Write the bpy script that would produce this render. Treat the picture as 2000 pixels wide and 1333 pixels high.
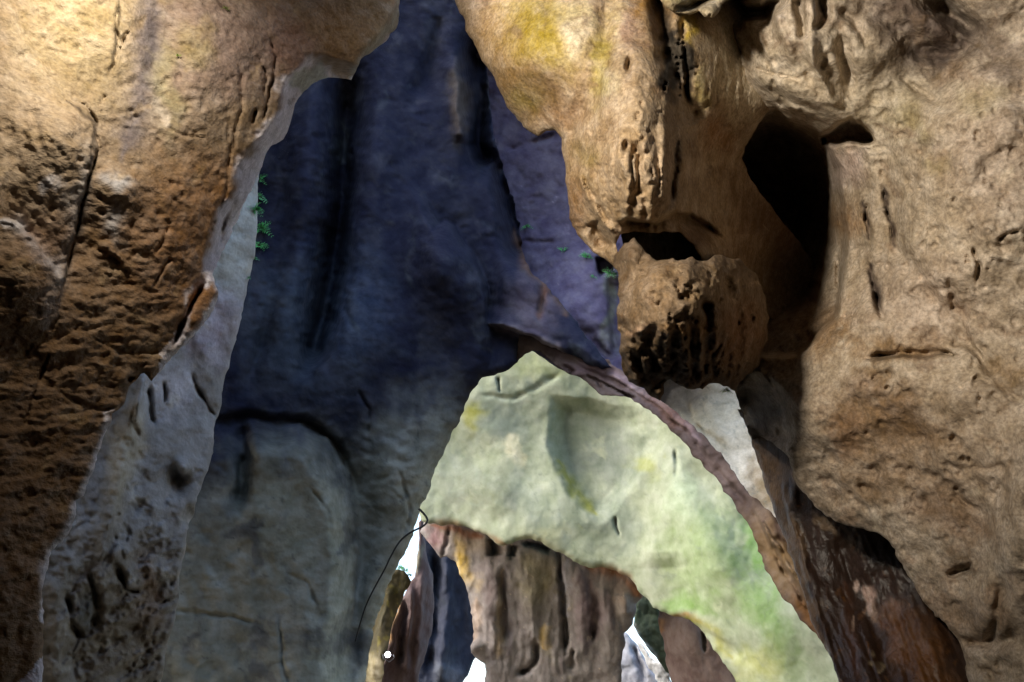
import bpy, math, random
import numpy as np
from mathutils import Vector

for _o in list(bpy.data.objects):
    bpy.data.objects.remove(_o)
SC = bpy.context.scene
COL = SC.collection

# ------------------------------------------------------------------ camera
LENS = 35.0
PITCH = math.radians(25.0)
CAM = np.array([0.0, 0.0, 1.6])
cam_data = bpy.data.cameras.new('camera')
cam_data.lens = LENS
cam_data.sensor_width = 36.0
cam_data.clip_start = 0.05
cam_data.clip_end = 5000.0
cam = bpy.data.objects.new('camera', cam_data)
cam.location = CAM
cam.rotation_euler = (math.radians(90) + PITCH, 0, 0)
COL.objects.link(cam)
SC.camera = cam

# ------------------------------------------------------------------ daylight
SUN_ELEV = math.radians(36)
SUN_AZ = math.radians(-112)          # compass angle from +Y, negative = to the left
world = bpy.data.worlds.new('World')
SC.world = world
world.use_nodes = True
wn = world.node_tree
wn.nodes.clear()
sky = wn.nodes.new('ShaderNodeTexSky')
sky.sky_type = 'NISHITA'
sky.sun_disc = False
sky.sun_elevation = SUN_ELEV
sky.sun_rotation = SUN_AZ
sky.dust_density = 2.0
sky.air_density = 1.2
bg = wn.nodes.new('ShaderNodeBackground')
bg.inputs['Strength'].default_value = 0.15
wo = wn.nodes.new('ShaderNodeOutputWorld')
wn.links.new(sky.outputs[0], bg.inputs[0])
wn.links.new(bg.outputs[0], wo.inputs[0])

sun_data = bpy.data.lights.new('sun', 'SUN')
sun_data.energy = 0.78
sun_data.angle = math.radians(25)
sun_data.color = (1.0, 0.95, 0.86)
sun = bpy.data.objects.new('sun', sun_data)
sd = Vector((math.sin(SUN_AZ) * math.cos(SUN_ELEV), math.cos(SUN_AZ) * math.cos(SUN_ELEV), math.sin(SUN_ELEV)))
sun.rotation_euler = (-sd).to_track_quat('-Z', 'Y').to_euler()
COL.objects.link(sun)

SC.view_settings.view_transform = 'Standard'
SC.view_settings.look = 'None'
SC.view_settings.gamma = 1.0
SC.view_settings.exposure = 2.0
SC.view_settings.use_curve_mapping = False
SC.cycles.use_denoising = True
SC.cycles.max_bounces = 3
SC.cycles.diffuse_bounces = 2
SC.cycles.glossy_bounces = 2
SC.cycles.sample_clamp_indirect = 4.0

# ------------------------------------------------------------------ image geometry
K = 2 * (18.0 / LENS) / 2000.0
FWD = np.array([0.0, math.cos(PITCH), math.sin(PITCH)])
UP = np.array([0.0, -math.sin(PITCH), math.cos(PITCH)])
RIGHT = np.array([1.0, 0.0, 0.0])


def at(px, py, d):
    """Point d metres along the view axis on the sight line through (px, py)."""
    a = (np.asarray(px, float) - 1000.0) * K
    b = (666.5 - np.asarray(py, float)) * K
    d = np.asarray(d, float)
    return CAM + (FWD + a[..., None] * RIGHT + b[..., None] * UP) * d[..., None]


def V(px, py, d):
    return Vector(at(np.array(px), np.array(py), np.array(d)))


# floodlights of the show cave (fixtures outside the picture)
def floodlight(name, px, py, d, tx, ty, td, power, color, size, blend, radius=0.08):
    ld = bpy.data.lights.new(name, 'SPOT')
    ld.energy = power
    ld.color = color
    ld.spot_size = math.radians(size)
    ld.spot_blend = blend
    ld.shadow_soft_size = radius
    lo = bpy.data.objects.new(name, ld)
    p = V(px, py, d)
    lo.location = p
    lo.rotation_euler = (V(tx, ty, td) - p).to_track_quat('-Z', 'Y').to_euler()
    COL.objects.link(lo)
    return lo


WARM = (1.0, 0.90, 0.75)
floodlight('floodlight', 250, -290, 5.8, 200, 100, 7.2, 98, WARM, 96, 1.0, 0.12)
floodlight('floodlight.001', -540, -1346, 2.9, 1540, 400, 9.5, 790, WARM, 66, 1.0, 0.26)


# ------------------------------------------------------------------ noise tools
_rng = np.random.RandomState(7)
PERM = np.concatenate([_rng.permutation(256)] * 3).astype(np.int32)
GRAD = _rng.normal(size=(256, 3)).astype(np.float32)
GRAD /= np.linalg.norm(GRAD, axis=1, keepdims=True)


def perlin(p, seed=0):
    p = np.asarray(p, np.float32)
    i = np.floor(p).astype(np.int32)
    f = p - i
    i = (i + np.array([seed * 17, seed * 31, seed * 57])) & 255
    u = f * f * f * (f * (f * 6 - 15) + 10)
    out = 0
    for dx in (0, 1):
        wx = u[..., 0] if dx else 1 - u[..., 0]
        hx = PERM[(i[..., 0] + dx) & 255]
        for dy in (0, 1):
            wy = u[..., 1] if dy else 1 - u[..., 1]
            hy = PERM[hx + ((i[..., 1] + dy) & 255)]
            for dz in (0, 1):
                wz = u[..., 2] if dz else 1 - u[..., 2]
                h = PERM[hy + ((i[..., 2] + dz) & 255)]
                g = GRAD[h]
                dot = g[..., 0] * (f[..., 0] - dx) + g[..., 1] * (f[..., 1] - dy) + g[..., 2] * (f[..., 2] - dz)
                out = out + wx * wy * wz * dot
    return out * 1.5


def fbm(p, octaves=4, seed=0, gain=0.5, ridged=False):
    p = np.asarray(p, np.float32)
    tot, amp, s = 0, 1.0, 0
    for o in range(octaves):
        n = perlin(p, seed + o * 3)
        if ridged:
            n = 1 - 2 * np.abs(n)
        tot = tot + amp * n
        s += amp
        amp *= gain
        p = p * 2.03
    return tot / s


def worley(p, seed=0):
    """F1 distance on a 2-D jittered lattice."""
    p = np.asarray(p, np.float32)
    i = np.floor(p).astype(np.int32)
    best = np.full(p.shape[:-1], 9.0, np.float32)
    for dx in (-1, 0, 1):
        for dy in (-1, 0, 1):
            cx, cy = i[..., 0] + dx, i[..., 1] + dy
            h = PERM[PERM[(cx + seed * 13) & 255] + ((cy + seed * 29) & 255)]
            h2 = PERM[h + 91]
            jx, jy = cx + h / 255.0, cy + h2 / 255.0
            best = np.minimum(best, (p[..., 0] - jx) ** 2 + (p[..., 1] - jy) ** 2)
    return np.sqrt(best)


def sm(a, b, x):
    t = np.clip((x - a) / (b - a), 0, 1)
    return t * t * (3 - 2 * t)


def seg_dist(px, py, pts, closed=False, signed=False):
    """Distance (and side: + to the right of travel on screen) to a polyline, and the arc parameter."""
    pts = np.asarray(pts, float)
    a = pts
    b = np.roll(pts, -1, axis=0)
    if not closed:
        a, b = a[:-1], b[:-1]
    best = np.full(px.shape, 1e12)
    side = np.zeros(px.shape)
    par = np.zeros(px.shape)
    n = len(a)
    for k in range(n):
        ex, ey = b[k] - a[k]
        L2 = ex * ex + ey * ey + 1e-9
        wx, wy = px - a[k][0], py - a[k][1]
        t = np.clip((wx * ex + wy * ey) / L2, 0, 1)
        dx, dy = wx - t * ex, wy - t * ey
        d2 = dx * dx + dy * dy
        m = d2 < best
        best = np.where(m, d2, best)
        if signed:
            side = np.where(m, ey * wx - ex * wy, side)      # <0 : right of travel (y down)
        par = np.where(m, (k + t) / n, par)
    d = np.sqrt(best)
    if signed:
        return d * np.where(side > 0, -1.0, 1.0), par
    return d, par


def inside(px, py, pts):
    pts = np.asarray(pts, float)
    res = np.zeros(px.shape, bool)
    n = len(pts)
    j = n - 1
    for k in range(n):
        x1, y1 = pts[k]
        x2, y2 = pts[j]
        if y1 != y2:
            c = ((y1 > py) != (y2 > py)) & (px < (x2 - x1) * (py - y1) / (y2 - y1) + x1)
            res ^= c
        j = k
    return res


def S(r, g, b):
    c = np.array([r, g, b], float) / 255.0
    return np.where(c <= 0.04045, c / 12.92, ((c + 0.055) / 1.055) ** 2.4)


def fractal_outline(pts, rough, rnd, step=7.0):
    """Refine a traced outline with small irregular offsets."""
    out = []
    n = len(pts)
    for k in range(n):
        p, q = np.array(pts[k], float), np.array(pts[(k + 1) % n], float)
        L = np.linalg.norm(q - p)
        far = (min(p[0], q[0]) > 2060 or max(p[0], q[0]) < -60 or min(p[1], q[1]) > 1390 or max(p[1], q[1]) < -60)
        m = 1 if far else max(1, int(L / step))
        nrm = np.array([-(q - p)[1], (q - p)[0]]) / (L + 1e-6)
        off = np.zeros(m + 1)
        if m > 1:
            for f, a in ((1, .5), (2, .35), (4, .25), (8, .2)):
                ph, g = rnd.uniform(0, 6.28), rnd.uniform(0.6, 1.4)
                t = np.linspace(0, 1, m + 1)
                off += a * np.sin(t * math.pi * f * g + ph) * np.sin(t * math.pi)
            off += np.array([rnd.uniform(-.35, .35) for _ in range(m + 1)]) * np.sin(np.linspace(0, math.pi, m + 1))
        for i in range(m):
            out.append(p + (q - p) * i / m + nrm * off[i] * rough * min(1, L / 40))
    return np.array(out)


def tps(ctrl, px, py):
    c = np.array(ctrl, float)
    xy = c[:, :2] / 1000.0
    n = len(c)

    def U(r2):
        return 0.5 * r2 * np.log(r2 + 1e-9)
    A = np.zeros((n + 3, n + 3))
    d2 = ((xy[:, None] - xy[None]) ** 2).sum(-1)
    A[:n, :n] = U(d2) + np.eye(n) * 1e-4
    A[:n, n] = 1
    A[:n, n + 1:] = xy
    A[n, :n] = 1
    A[n + 1:, :n] = xy.T
    w = np.linalg.solve(A, np.concatenate([c[:, 2], [0, 0, 0]]))
    x, y = px / 1000.0, py / 1000.0
    r = w[n] + w[n + 1] * x + w[n + 2] * y
    for k in range(n):
        r = r + w[k] * U((x - xy[k, 0]) ** 2 + (y - xy[k, 1]) ** 2)
    return r


# ------------------------------------------------------------------ materials
def rock_material(name, unit=1.0, bump=0.35, rough=0.9, spec=0.25, speckle=0.35, stretch=(1, 1, 1), pit=0.4, sat=1.0, corn=0.0, grit=1.0):
    """Stone: mineral colour from the 'Col' attribute, broken up by noise; grain, pits and hairline cracks as bump."""
    m = bpy.data.materials.new(name)
    m.use_nodes = True
    t = m.node_tree
    N, Lk = t.nodes, t.links
    N.clear()
    out = N.new('ShaderNodeOutputMaterial')
    bs = N.new('ShaderNodeBsdfPrincipled')
    Lk.new(bs.outputs[0], out.inputs[0])
    tc = N.new('ShaderNodeTexCoord')
    mp = N.new('ShaderNodeMapping')
    mp.inputs['Scale'].default_value = [s / unit for s in stretch]
    Lk.new(tc.outputs['Object'], mp.inputs[0])

    def noise(scale, detail=6, rgh=0.6, dist=0.0):
        n = N.new('ShaderNodeTexNoise')
        n.inputs['Scale'].default_value = scale
        n.inputs['Detail'].default_value = detail
        n.inputs['Roughness'].default_value = rgh
        n.inputs['Distortion'].default_value = dist
        Lk.new(mp.outputs[0], n.inputs['Vector'])
        return n

    def ramp(src, lo, hi, a=0.0, b=1.0):
        r = N.new('ShaderNodeMapRange')
        r.inputs['From Min'].default_value = lo
        r.inputs['From Max'].default_value = hi
        r.inputs['To Min'].default_value = a
        r.inputs['To Max'].default_value = b
        Lk.new(src, r.inputs['Value'])
        return r.outputs[0]

    def mul(a, b):
        r = N.new('ShaderNodeMath')
        r.operation = 'MULTIPLY'
        Lk.new(a, r.inputs[0])
        if isinstance(b, float):
            r.inputs[1].default_value = b
        else:
            Lk.new(b, r.inputs[1])
        return r.outputs[0]

    def add(a, b):
        r = N.new('ShaderNodeMath')
        r.operation = 'ADD'
        Lk.new(a, r.inputs[0])
        Lk.new(b, r.inputs[1])
        return r.outputs[0]
    at_ = N.new('ShaderNodeAttribute')
    at_.attribute_name = 'Col'
    mid = noise(4.6, 4 if grit > .5 else 3, 0.68 if grit > .5 else .6)
    fine = noise(30, 2, 0.65)
    v = mul(ramp(mid.outputs[0], 0.32, 0.68, 1 - speckle * .8, 1 + speckle * .65),
            ramp(fine.outputs[0], 0.32, 0.68, 1 - speckle * 0.85 * grit, 1 + speckle * 0.7 * grit))
    hs = N.new('ShaderNodeHueSaturation')
    Lk.new(at_.outputs['Color'], hs.inputs['Color'])
    Lk.new(ramp(mid.outputs[0], 0.3, 0.7, 1.2 * sat, 0.8 * sat), hs.inputs['Saturation'])
    Lk.new(v, hs.inputs['Value'])
    Lk.new(hs.outputs[0], bs.inputs['Base Color'])
    # pits
    h = add(mul(mid.outputs[0], 0.9), mul(fine.outputs[0], 0.42 * grit))
    if pit >= .5:
        vo = N.new('ShaderNodeTexVoronoi')
        vo.inputs['Scale'].default_value = 11
        Lk.new(mp.outputs[0], vo.inputs['Vector'])
        pits = mul(ramp(vo.outputs['Distance'], 0.0, 0.32, -1.0, 0.0), ramp(mid.outputs[0], 0.5, 0.62))
        h = add(h, mul(pits, float(pit) * .4))
    if corn:
        v2 = N.new('ShaderNodeTexVoronoi')
        v2.inputs['Scale'].default_value = 17
        Lk.new(mp.outputs[0], v2.inputs['Vector'])
        h = add(h, mul(mul(ramp(v2.outputs['Distance'], 0.0, 0.7, 1.0, 0.0), ramp(mid.outputs[0], 0.38, 0.6, 0.2, 1.0)), float(corn) * .5))
    bp = N.new('ShaderNodeBump')
    bp.inputs['Strength'].default_value = min(1.0, bump * 2)
    bp.inputs['Distance'].default_value = 0.10 * unit * max(0.5, bump * 2)
    Lk.new(h, bp.inputs['Height'])
    Lk.new(bp.outputs[0], bs.inputs['Normal'])
    bs.inputs['Roughness'].default_value = rough
    bs.inputs['Specular IOR Level'].default_value = spec
    return m


def plain_material(name, rgb, rough=0.6, vary=0.2, scale=6.0, emit=None, metal=0.0):
    m = bpy.data.materials.new(name)
    m.use_nodes = True
    t = m.node_tree
    bs = t.nodes['Principled BSDF']
    n = t.nodes.new('ShaderNodeTexNoise')
    n.inputs['Scale'].default_value = scale
    n.inputs['Detail'].default_value = 4
    tc = t.nodes.new('ShaderNodeTexCoord')
    t.links.new(tc.outputs['Object'], n.inputs['Vector'])
    mx = t.nodes.new('ShaderNodeMix')
    mx.data_type = 'RGBA'
    mx.inputs[6].default_value = (*[c * (1 - vary) for c in rgb], 1)
    mx.inputs[7].default_value = (*[min(1, c * (1 + vary)) for c in rgb], 1)
    t.links.new(n.outputs[0], mx.inputs[0])
    t.links.new(mx.outputs[2], bs.inputs['Base Color'])
    bs.inputs['Roughness'].default_value = rough
    bs.inputs['Metallic'].default_value = metal
    if emit:
        bs.inputs['Emission Color'].default_value = (*emit[0], 1)
        bs.inputs['Emission Strength'].default_value = emit[1]
    return m


# ------------------------------------------------------------------ rock builder
def axis(lo, hi, step, vis_lo, vis_hi):
    """Grid lines: even inside the visible range, widening outside it."""
    xs = list(np.arange(max(lo, vis_lo), min(hi, vis_hi) + step * .5, step))
    s, x = step, xs[0]
    while x > lo:
        s *= 1.12
        x -= s
        xs.insert(0, x)
    s, x = step, xs[-1]
    while x < hi:
        s *= 1.12
        x += s
        xs.append(x)
    return np.array(xs)


STATS = {}


def rock(name, label, cat, outline, depth, mat, base, feats=(), colors=(), noise=(), roll=40, thick=2.0,
         step=3.2, rough=5, seed=1, warp=5.0, kind=None, group=None, rollfn=None, tint=0.25):
    rnd = random.Random(seed)
    poly = fractal_outline(outline, rough, rnd)
    x0, y0 = poly.min(0)
    x1, y1 = poly.max(0)
    gx = axis(x0 - step, x1 + step, step, -40, 2040)
    gy = axis(y0 - step, y1 + step, step, -40, 1373)
    X, Y = np.meshgrid(gx, gy)
    ins = inside(X, Y, poly)
    # coarse distance everywhere, exact near the edge
    cx, cy = gx[::5], gy[::5]
    cx = np.append(cx, gx[-1]) if cx[-1] != gx[-1] else cx
    cy = np.append(cy, gy[-1]) if cy[-1] != gy[-1] else cy
    CX, CY = np.meshgrid(cx, cy)
    CD, _ = seg_dist(CX, CY, poly, closed=True)
    ix = np.interp(gx, cx, np.arange(len(cx)))
    iy = np.interp(gy, cy, np.arange(len(cy)))
    fx, fy = np.minimum(ix.astype(int), len(cx) - 2), np.minimum(iy.astype(int), len(cy) - 2)
    tx, ty = (ix - fx)[None, :], (iy - fy)[:, None]
    FX, FY = np.meshgrid(fx, fy)
    DIST = (CD[FY, FX] * (1 - tx) + CD[FY, FX + 1] * tx) * (1 - ty) + (CD[FY + 1, FX] * (1 - tx) + CD[FY + 1, FX + 1] * tx) * ty
    near = DIST < step * 6
    NX, NY = X[near], Y[near]
    if NX.size:
        a, b = poly, np.roll(poly, -1, axis=0)
        best = np.full(NX.shape, 1e12)
        bx, by = NX.copy(), NY.copy()
        for k in range(len(a)):
            e = b[k] - a[k]
            L2 = e @ e + 1e-9
            t = np.clip(((NX - a[k][0]) * e[0] + (NY - a[k][1]) * e[1]) / L2, 0, 1)
            qx, qy = a[k][0] + t * e[0], a[k][1] + t * e[1]
            d2 = (NX - qx) ** 2 + (NY - qy) ** 2
            m = d2 < best
            best = np.where(m, d2, best)
            bx = np.where(m, qx, bx)
            by = np.where(m, qy, by)
        DIST[near] = np.sqrt(best)
        PXs, PYs = X.copy(), Y.copy()
        PXs[near], PYs[near] = bx, by
        X = np.where(ins, X, PXs)
        Y = np.where(ins, Y, PYs)
    E = np.where(ins, DIST, 0.0)
    ny, nx = X.shape
    qin = ins[:-1, :-1].astype(int) + ins[1:, :-1] + ins[:-1, 1:] + ins[1:, 1:]
    keep = qin > 0
    I = np.arange(ny * nx).reshape(ny, nx)
    # wound so that faces look at the camera
    Q = np.stack([I[:-1, :-1], I[1:, :-1], I[1:, 1:], I[:-1, 1:]], -1)[keep]
    used = np.unique(Q)
    remap = np.full(ny * nx, -1)
    remap[used] = np.arange(len(used))
    Q = remap[Q]
    x, y, e = X.ravel()[used], Y.ravel()[used], E.ravel()[used]
    # relief
    D = tps(depth, x, y) if len(depth) > 3 else np.full(x.shape, float(np.mean([q[2] for q in depth])))
    d0 = float(np.median(D))
    pm = K * d0                                          # metres per pixel here
    P2 = np.stack([x, y, np.zeros_like(x)], -1)
    wx = x + warp * (perlin(P2 / 47.0, seed) + .4 * perlin(P2 / 14.0, seed + 1))
    wy = y + warp * (perlin(P2 / 47.0, seed + 2) + .4 * perlin(P2 / 14.0, seed + 3))
    for f in feats:
        k = f[0]
        if k == 'bump':
            _, bx_, by_, rx, ry, rot, amp = f[:7]
            c, s_ = math.cos(math.radians(rot)), math.sin(math.radians(rot))
            u, v = ((wx - bx_) * c + (wy - by_) * s_) / rx, (-(wx - bx_) * s_ + (wy - by_) * c) / ry
            D = D - amp * np.exp(-(u * u + v * v))
        elif k == 'ball':
            _, bx_, by_, rx, ry, amp = f[:6]
            q = ((wx - bx_) / rx) ** 2 + ((wy - by_) / ry) ** 2
            D = D - amp * np.sqrt(np.clip(1 - q, 0, 1))
        elif k == 'line':                                # groove (+) or ridge (-), tapering to its ends
            _, pts, w, amp = f[:4]
            d, t = seg_dist(wx, wy, pts)
            tap = np.clip(np.minimum(t, 1 - t) * 6 + .25, 0, 1) if len(f) < 5 else 1
            nw = perlin(P2 / max(31.0, w * 7), seed + int(abs(pts[0][0])) % 50)
            na = (1 if w < 9 else .35) * perlin(P2 / max(19.0, w * 5), seed + 3 + int(abs(pts[0][1])) % 50)
            D = D + amp * tap * np.clip(.85 + .9 * na, .15, 1.5) * np.exp(-(d / (w * np.clip(1 + .8 * nw, .45, 1.8))) ** 2)
        elif k == 'step':                                # right of travel lies farther back, easing out over decay
            _, pts, amp, edge, decay = f[:5]
            d, t = seg_dist(wx, wy, pts, signed=True)
            tap = np.clip(np.minimum(t, 1 - t) * 8, 0, 1)
            D = D + amp * tap * sm(-edge, edge, d) * np.exp(-np.clip(d, 0, None) / decay)
        elif k == 'fold':                                # surface turns away right of travel
            _, pts, slope, mx = f[:4]
            d, t = seg_dist(wx, wy, pts, signed=True)
            tap = np.clip((1 - t) * 10, 0, 1) * np.clip(t * 10, 0, 1)
            D = D + slope * tap * np.clip(d, 0, mx)
        elif k == 'hollow':
            _, pts, amp, edge = f[:4]
            d, t = seg_dist(wx, wy, pts, closed=True)
            i_ = inside(wx, wy, pts)
            D = D + amp * sm(0, edge, np.where(i_, d, 0))
        elif k == 'flutes':                              # run-off fluting along a direction inside an ellipse
            _, bx_, by_, rx, ry, ang, wl, amp = f[:8]
            c, s_ = math.cos(math.radians(ang)), math.sin(math.radians(ang))
            u = (wx * c + wy * s_) / wl
            v = (-wx * s_ + wy * c) / (wl * 7)
            msk = np.exp(-(((x - bx_) / rx) ** 2 + ((y - by_) / ry) ** 2) ** 2)
            D = D + amp * msk * fbm(np.stack([u, v, v * 0 + seed], -1), 3, seed + 5, ridged=True)
        elif k == 'pits':
            _, bx_, by_, rx, ry, cell, amp = f[:7]
            msk = np.exp(-(((x - bx_) / rx) ** 2 + ((y - by_) / ry) ** 2) ** 2)
            w = worley(np.stack([wx / cell, wy / cell], -1), seed)
            D = D + amp * msk * (1 - sm(0.08, .42, w)) * sm(-.1, .4, perlin(P2 / (cell * 2.2), seed + 9))
    # metres-based noise, camera-aligned metric coordinates
    M = np.stack([(x - 1000) * K * D, (y - 666) * K * D, D], -1)
    for f in noise:
        sx, sy, amp, octv, typ = f[:5]
        msk = 1.0
        if len(f) > 5:
            bx_, by_, rx, ry = f[5]
            msk = np.exp(-(((x - bx_) / rx) ** 2 + ((y - by_) / ry) ** 2) ** 2)
        q = M * np.array([1 / sx, 1 / sy, 1 / max(sx, sy)])
        if typ == 'fbm':
            D = D + amp * msk * fbm(q, octv, seed + 11)
        elif typ == 'ridge':
            D = D + amp * msk * fbm(q, octv, seed + 13, ridged=True)
        elif typ == 'slab':                              # terraced, broken faces
            n = fbm(q, octv, seed + 15) * 3.0
            fr = n - np.floor(n)
            D = D + amp * msk * (np.floor(n) + sm(0.0, .55, fr)) / 3.0
        elif typ == 'pit':
            w = worley(q[..., :2] + .35 * np.stack([perlin(q * 1.7, seed), perlin(q * 1.7, seed + 4)], -1), seed + 2)
            D = D + amp * msk * (1 - sm(0.05, .45, w)) * sm(-.15, .45, perlin(q / 2.5, seed + 8))
        elif typ == 'lump':
            w = worley(q[..., :2] + .4 * np.stack([perlin(q * 1.3, seed), perlin(q * 1.3, seed + 4)], -1), seed + 3)
            D = D + amp * msk * (w - .45)
    R = np.full(x.shape, float(roll)) if rollfn is None else rollfn(x, y)
    tt = np.clip(1 - e / R, 0, 1)
    D = D + R * pm * (1 - np.sqrt(np.clip(1 - tt * tt, 0, 1)))
    # mineral colour, plus painted light and shade
    C = np.tile(np.asarray(base, float), (len(x), 1))
    n1 = fbm(P2 / 90.0, 5, seed + 21, .6)
    n2 = fbm(P2 / 22.0, 4, seed + 23, .65)
    cwx = x + 26 * perlin(P2 / 60.0, seed + 31) + 10 * perlin(P2 / 17.0, seed + 32)
    cwy = y + 26 * perlin(P2 / 60.0, seed + 33) + 10 * perlin(P2 / 17.0, seed + 34)
    for f in colors:
        k = f[0]
        if k == 'blob':                                  # stain: centre, radii, rotation, colour, strength, edge softness
            _, bx_, by_, rx, ry, rot, rgb, al = f[:8]
            hard = f[8] if len(f) > 8 else .8
            c, s_ = math.cos(math.radians(rot)), math.sin(math.radians(rot))
            u, v = ((cwx - bx_) * c + (cwy - by_) * s_) / rx, (-(cwx - bx_) * s_ + (cwy - by_) * c) / ry
            r = np.sqrt(u * u + v * v) + .35 * n2 + .25 * n1
            a = al * (1 - sm(1 - hard, 1 + hard * .4, r))
        elif k == 'stroke':
            _, pts, w, rgb, al = f[:5]
            d, t = seg_dist(.5 * (cwx + wx), .5 * (cwy + wy), pts)
            tap = np.clip(np.minimum(t, 1 - t) * 6 + .3, 0, 1)
            a = al * np.exp(-(d / (w * (1 + .5 * n1) * tap + .5)) ** 2) * np.clip(1 + .9 * n2, 0, 1)
        elif k == 'mottle':                              # patches at a scale (px), threshold
            _, sx, sy, th, rgb, al = f[:6]
            n = fbm(np.stack([cwx / sx, cwy / sy, x * 0 + 3.7 * seed], -1), 5, seed + 41 + int(sx) % 7 + int(rgb[0] * 50), .6)
            a = al * sm(th - .12, th + .18, n)
        elif k == 'zone':                                # colour change across a half plane
            _, pts, w, rgb, al = f[:5]
            d, t = seg_dist(cwx, cwy, pts, signed=True)
            a = al * sm(-w, w, d + w * .8 * n1)
        a = np.clip(a, 0, 1)[:, None]
        C = C * (1 - a) + np.asarray(rgb)[None] * a
    C = C * (1 + tint * (n1 + .5 * n2))[:, None]
    C = np.clip(C, 0.002, 0.9)
    # rim: carry the edge back along the stone's depth and close it
    dirs = np.concatenate([Q[:, [0, 1]], Q[:, [1, 2]], Q[:, [2, 3]], Q[:, [3, 0]]])
    nV = len(x)
    key = dirs[:, 0].astype(np.int64) * nV + dirs[:, 1]
    rkey = dirs[:, 1].astype(np.int64) * nV + dirs[:, 0]
    bnd = dirs[~np.isin(key, rkey)]
    bverts = np.unique(bnd)
    bmap = np.full(nV, -1)
    bmap[bverts] = np.arange(len(bverts))
    Pw = at(x, y, D)
    cxm, cym = np.mean(x), np.mean(y)
    rings, quads = [Pw], [Q]
    prev = bverts
    for i, tk in enumerate((.12, .45)):
        off = nV + i * len(bverts)
        rings.append(at(x[bverts], y[bverts], D[bverts] + thick * tk))
        cur = off + np.arange(len(bverts))
        a_, b_ = bmap[bnd[:, 0]], bmap[bnd[:, 1]]
        quads.append(np.stack([prev[b_], prev[a_], cur[a_], cur[b_]], -1))
        prev = cur
    # back of the stone
    off = nV + 2 * len(bverts)
    rings.append(at(x, y, D + thick))
    quads.append(np.stack([prev[b_], prev[a_], off + bnd[:, 0], off + bnd[:, 1]], -1))
    quads.append(Q[:, ::-1] + off)
    P = np.concatenate(rings)
    F4 = np.concatenate(quads)
    Cc = np.concatenate([C] + [C[bverts]] * 2 + [C])
    tri = np.zeros((0, 3), int)
    origin = at(np.array([cxm]), np.array([y1]), np.array([d0]))[0]
    mesh = bpy.data.meshes.new(name)
    nq, nt = len(F4), len(tri)
    mesh.vertices.add(len(P))
    mesh.vertices.foreach_set('co', (P - origin).astype(np.float32).ravel())
    mesh.loops.add(nq * 4 + nt * 3)
    mesh.loops.foreach_set('vertex_index', np.concatenate([F4.ravel(), tri.ravel()]).astype(np.int32))
    mesh.polygons.add(nq + nt)
    mesh.polygons.foreach_set('loop_start', np.concatenate([np.arange(nq) * 4, nq * 4 + np.arange(nt) * 3]).astype(np.int32))
    mesh.polygons.foreach_set('use_smooth', np.ones(nq + nt, bool))
    mesh.update(calc_edges=True)
    at_ = mesh.attributes.new('Col', 'FLOAT_COLOR', 'POINT')
    at_.data.foreach_set('color', np.concatenate([Cc, np.ones((len(Cc), 1))], 1).astype(np.float32).ravel())
    mesh.materials.append(mat)
    o = bpy.data.objects.new(name, mesh)
    o.location = origin
    COL.objects.link(o)
    o['kind'] = kind or 'thing'
    if label:
        o['label'] = label
        o['category'] = cat
    if group:
        o['group'] = group
    STATS[o.name] = nq * 2 + nt
    return o


# ================================================================== the setting
def sheet(name, fn, u0, u1, nu, v0, v1, nv, mat, keep=None, kind='structure'):
    us, vs = np.linspace(u0, u1, nu), np.linspace(v0, v1, nv)
    U_, V_ = np.meshgrid(us, vs)
    P = fn(U_, V_).reshape(-1, 3)
    I = np.arange(nu * nv).reshape(nv, nu)
    Q = np.stack([I[:-1, :-1], I[:-1, 1:], I[1:, 1:], I[1:, :-1]], -1).reshape(-1, 4)
    if keep is not None:
        k = keep(P)
        Q = Q[k[Q].all(1)]
    me = bpy.data.meshes.new(name)
    me.from_pydata(P.tolist(), [], Q.tolist())
    for p in me.polygons:
        p.use_smooth = True
    at_ = me.attributes.new('Col', 'FLOAT_COLOR', 'POINT')
    at_.data.foreach_set('color', np.tile(np.array([*S(120, 105, 85), 1.0]), len(P)).astype(np.float32))
    me.materials.append(mat)
    o = bpy.data.objects.new(name, me)
    o['kind'] = kind
    COL.objects.link(o)
    return o


m_floor = rock_material('cave_floor_stone', 2.0, .4)
# ground reaching past everything
sheet('ground', lambda u, v: np.stack([u, v, .25 * perlin(np.stack([u / 5, v / 5, u * 0], -1), 3)
                                       + np.clip((np.hypot(u, v) - 6) * 0, 0, 1)], -1),
      -400, 400, 161, -400, 400, 161, m_floor)


# roof and back walls of the chamber the camera stands in; open towards the view
def dome(u, v):
    r = 1 + .10 * fbm(np.stack([np.cos(u) * 2, np.sin(u) * 2, v * 2], -1), 3, 5)
    return np.stack([9.0 * np.cos(v) * np.sin(u) * r, 0.0 + 10.0 * np.cos(v) * np.cos(u) * r, -1 + 13.0 * np.sin(v) * r], -1)


def dome_keep(P):
    r = P - CAM
    d = r @ FWD
    a, b = r @ RIGHT / np.maximum(d, .01), r @ UP / np.maximum(d, .01)
    infr = (d > 0) & (np.abs(a) < K * 1000 * 1.22) & (np.abs(b) < K * 666 * 1.22)
    return ~infr


sheet('cave_ceiling', dome, -math.pi, math.pi, 121, -.1, math.pi / 2, 61, m_floor, dome_keep)


# unseen roof added to keep sun off the dark wall, its hole shaped to admit daylight
def roof(u, v):
    n = fbm(np.stack([u / 4, v / 4, u * 0], -1), 3, 9)
    return np.stack([u, v, 2.6 + 1.06 * v + .8 * n - .17 * np.clip(np.abs(u) - 4.5, 0, 99) ** 2], -1)


HOLE = (0.5, 12.5, 7.8, 6.0)


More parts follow.
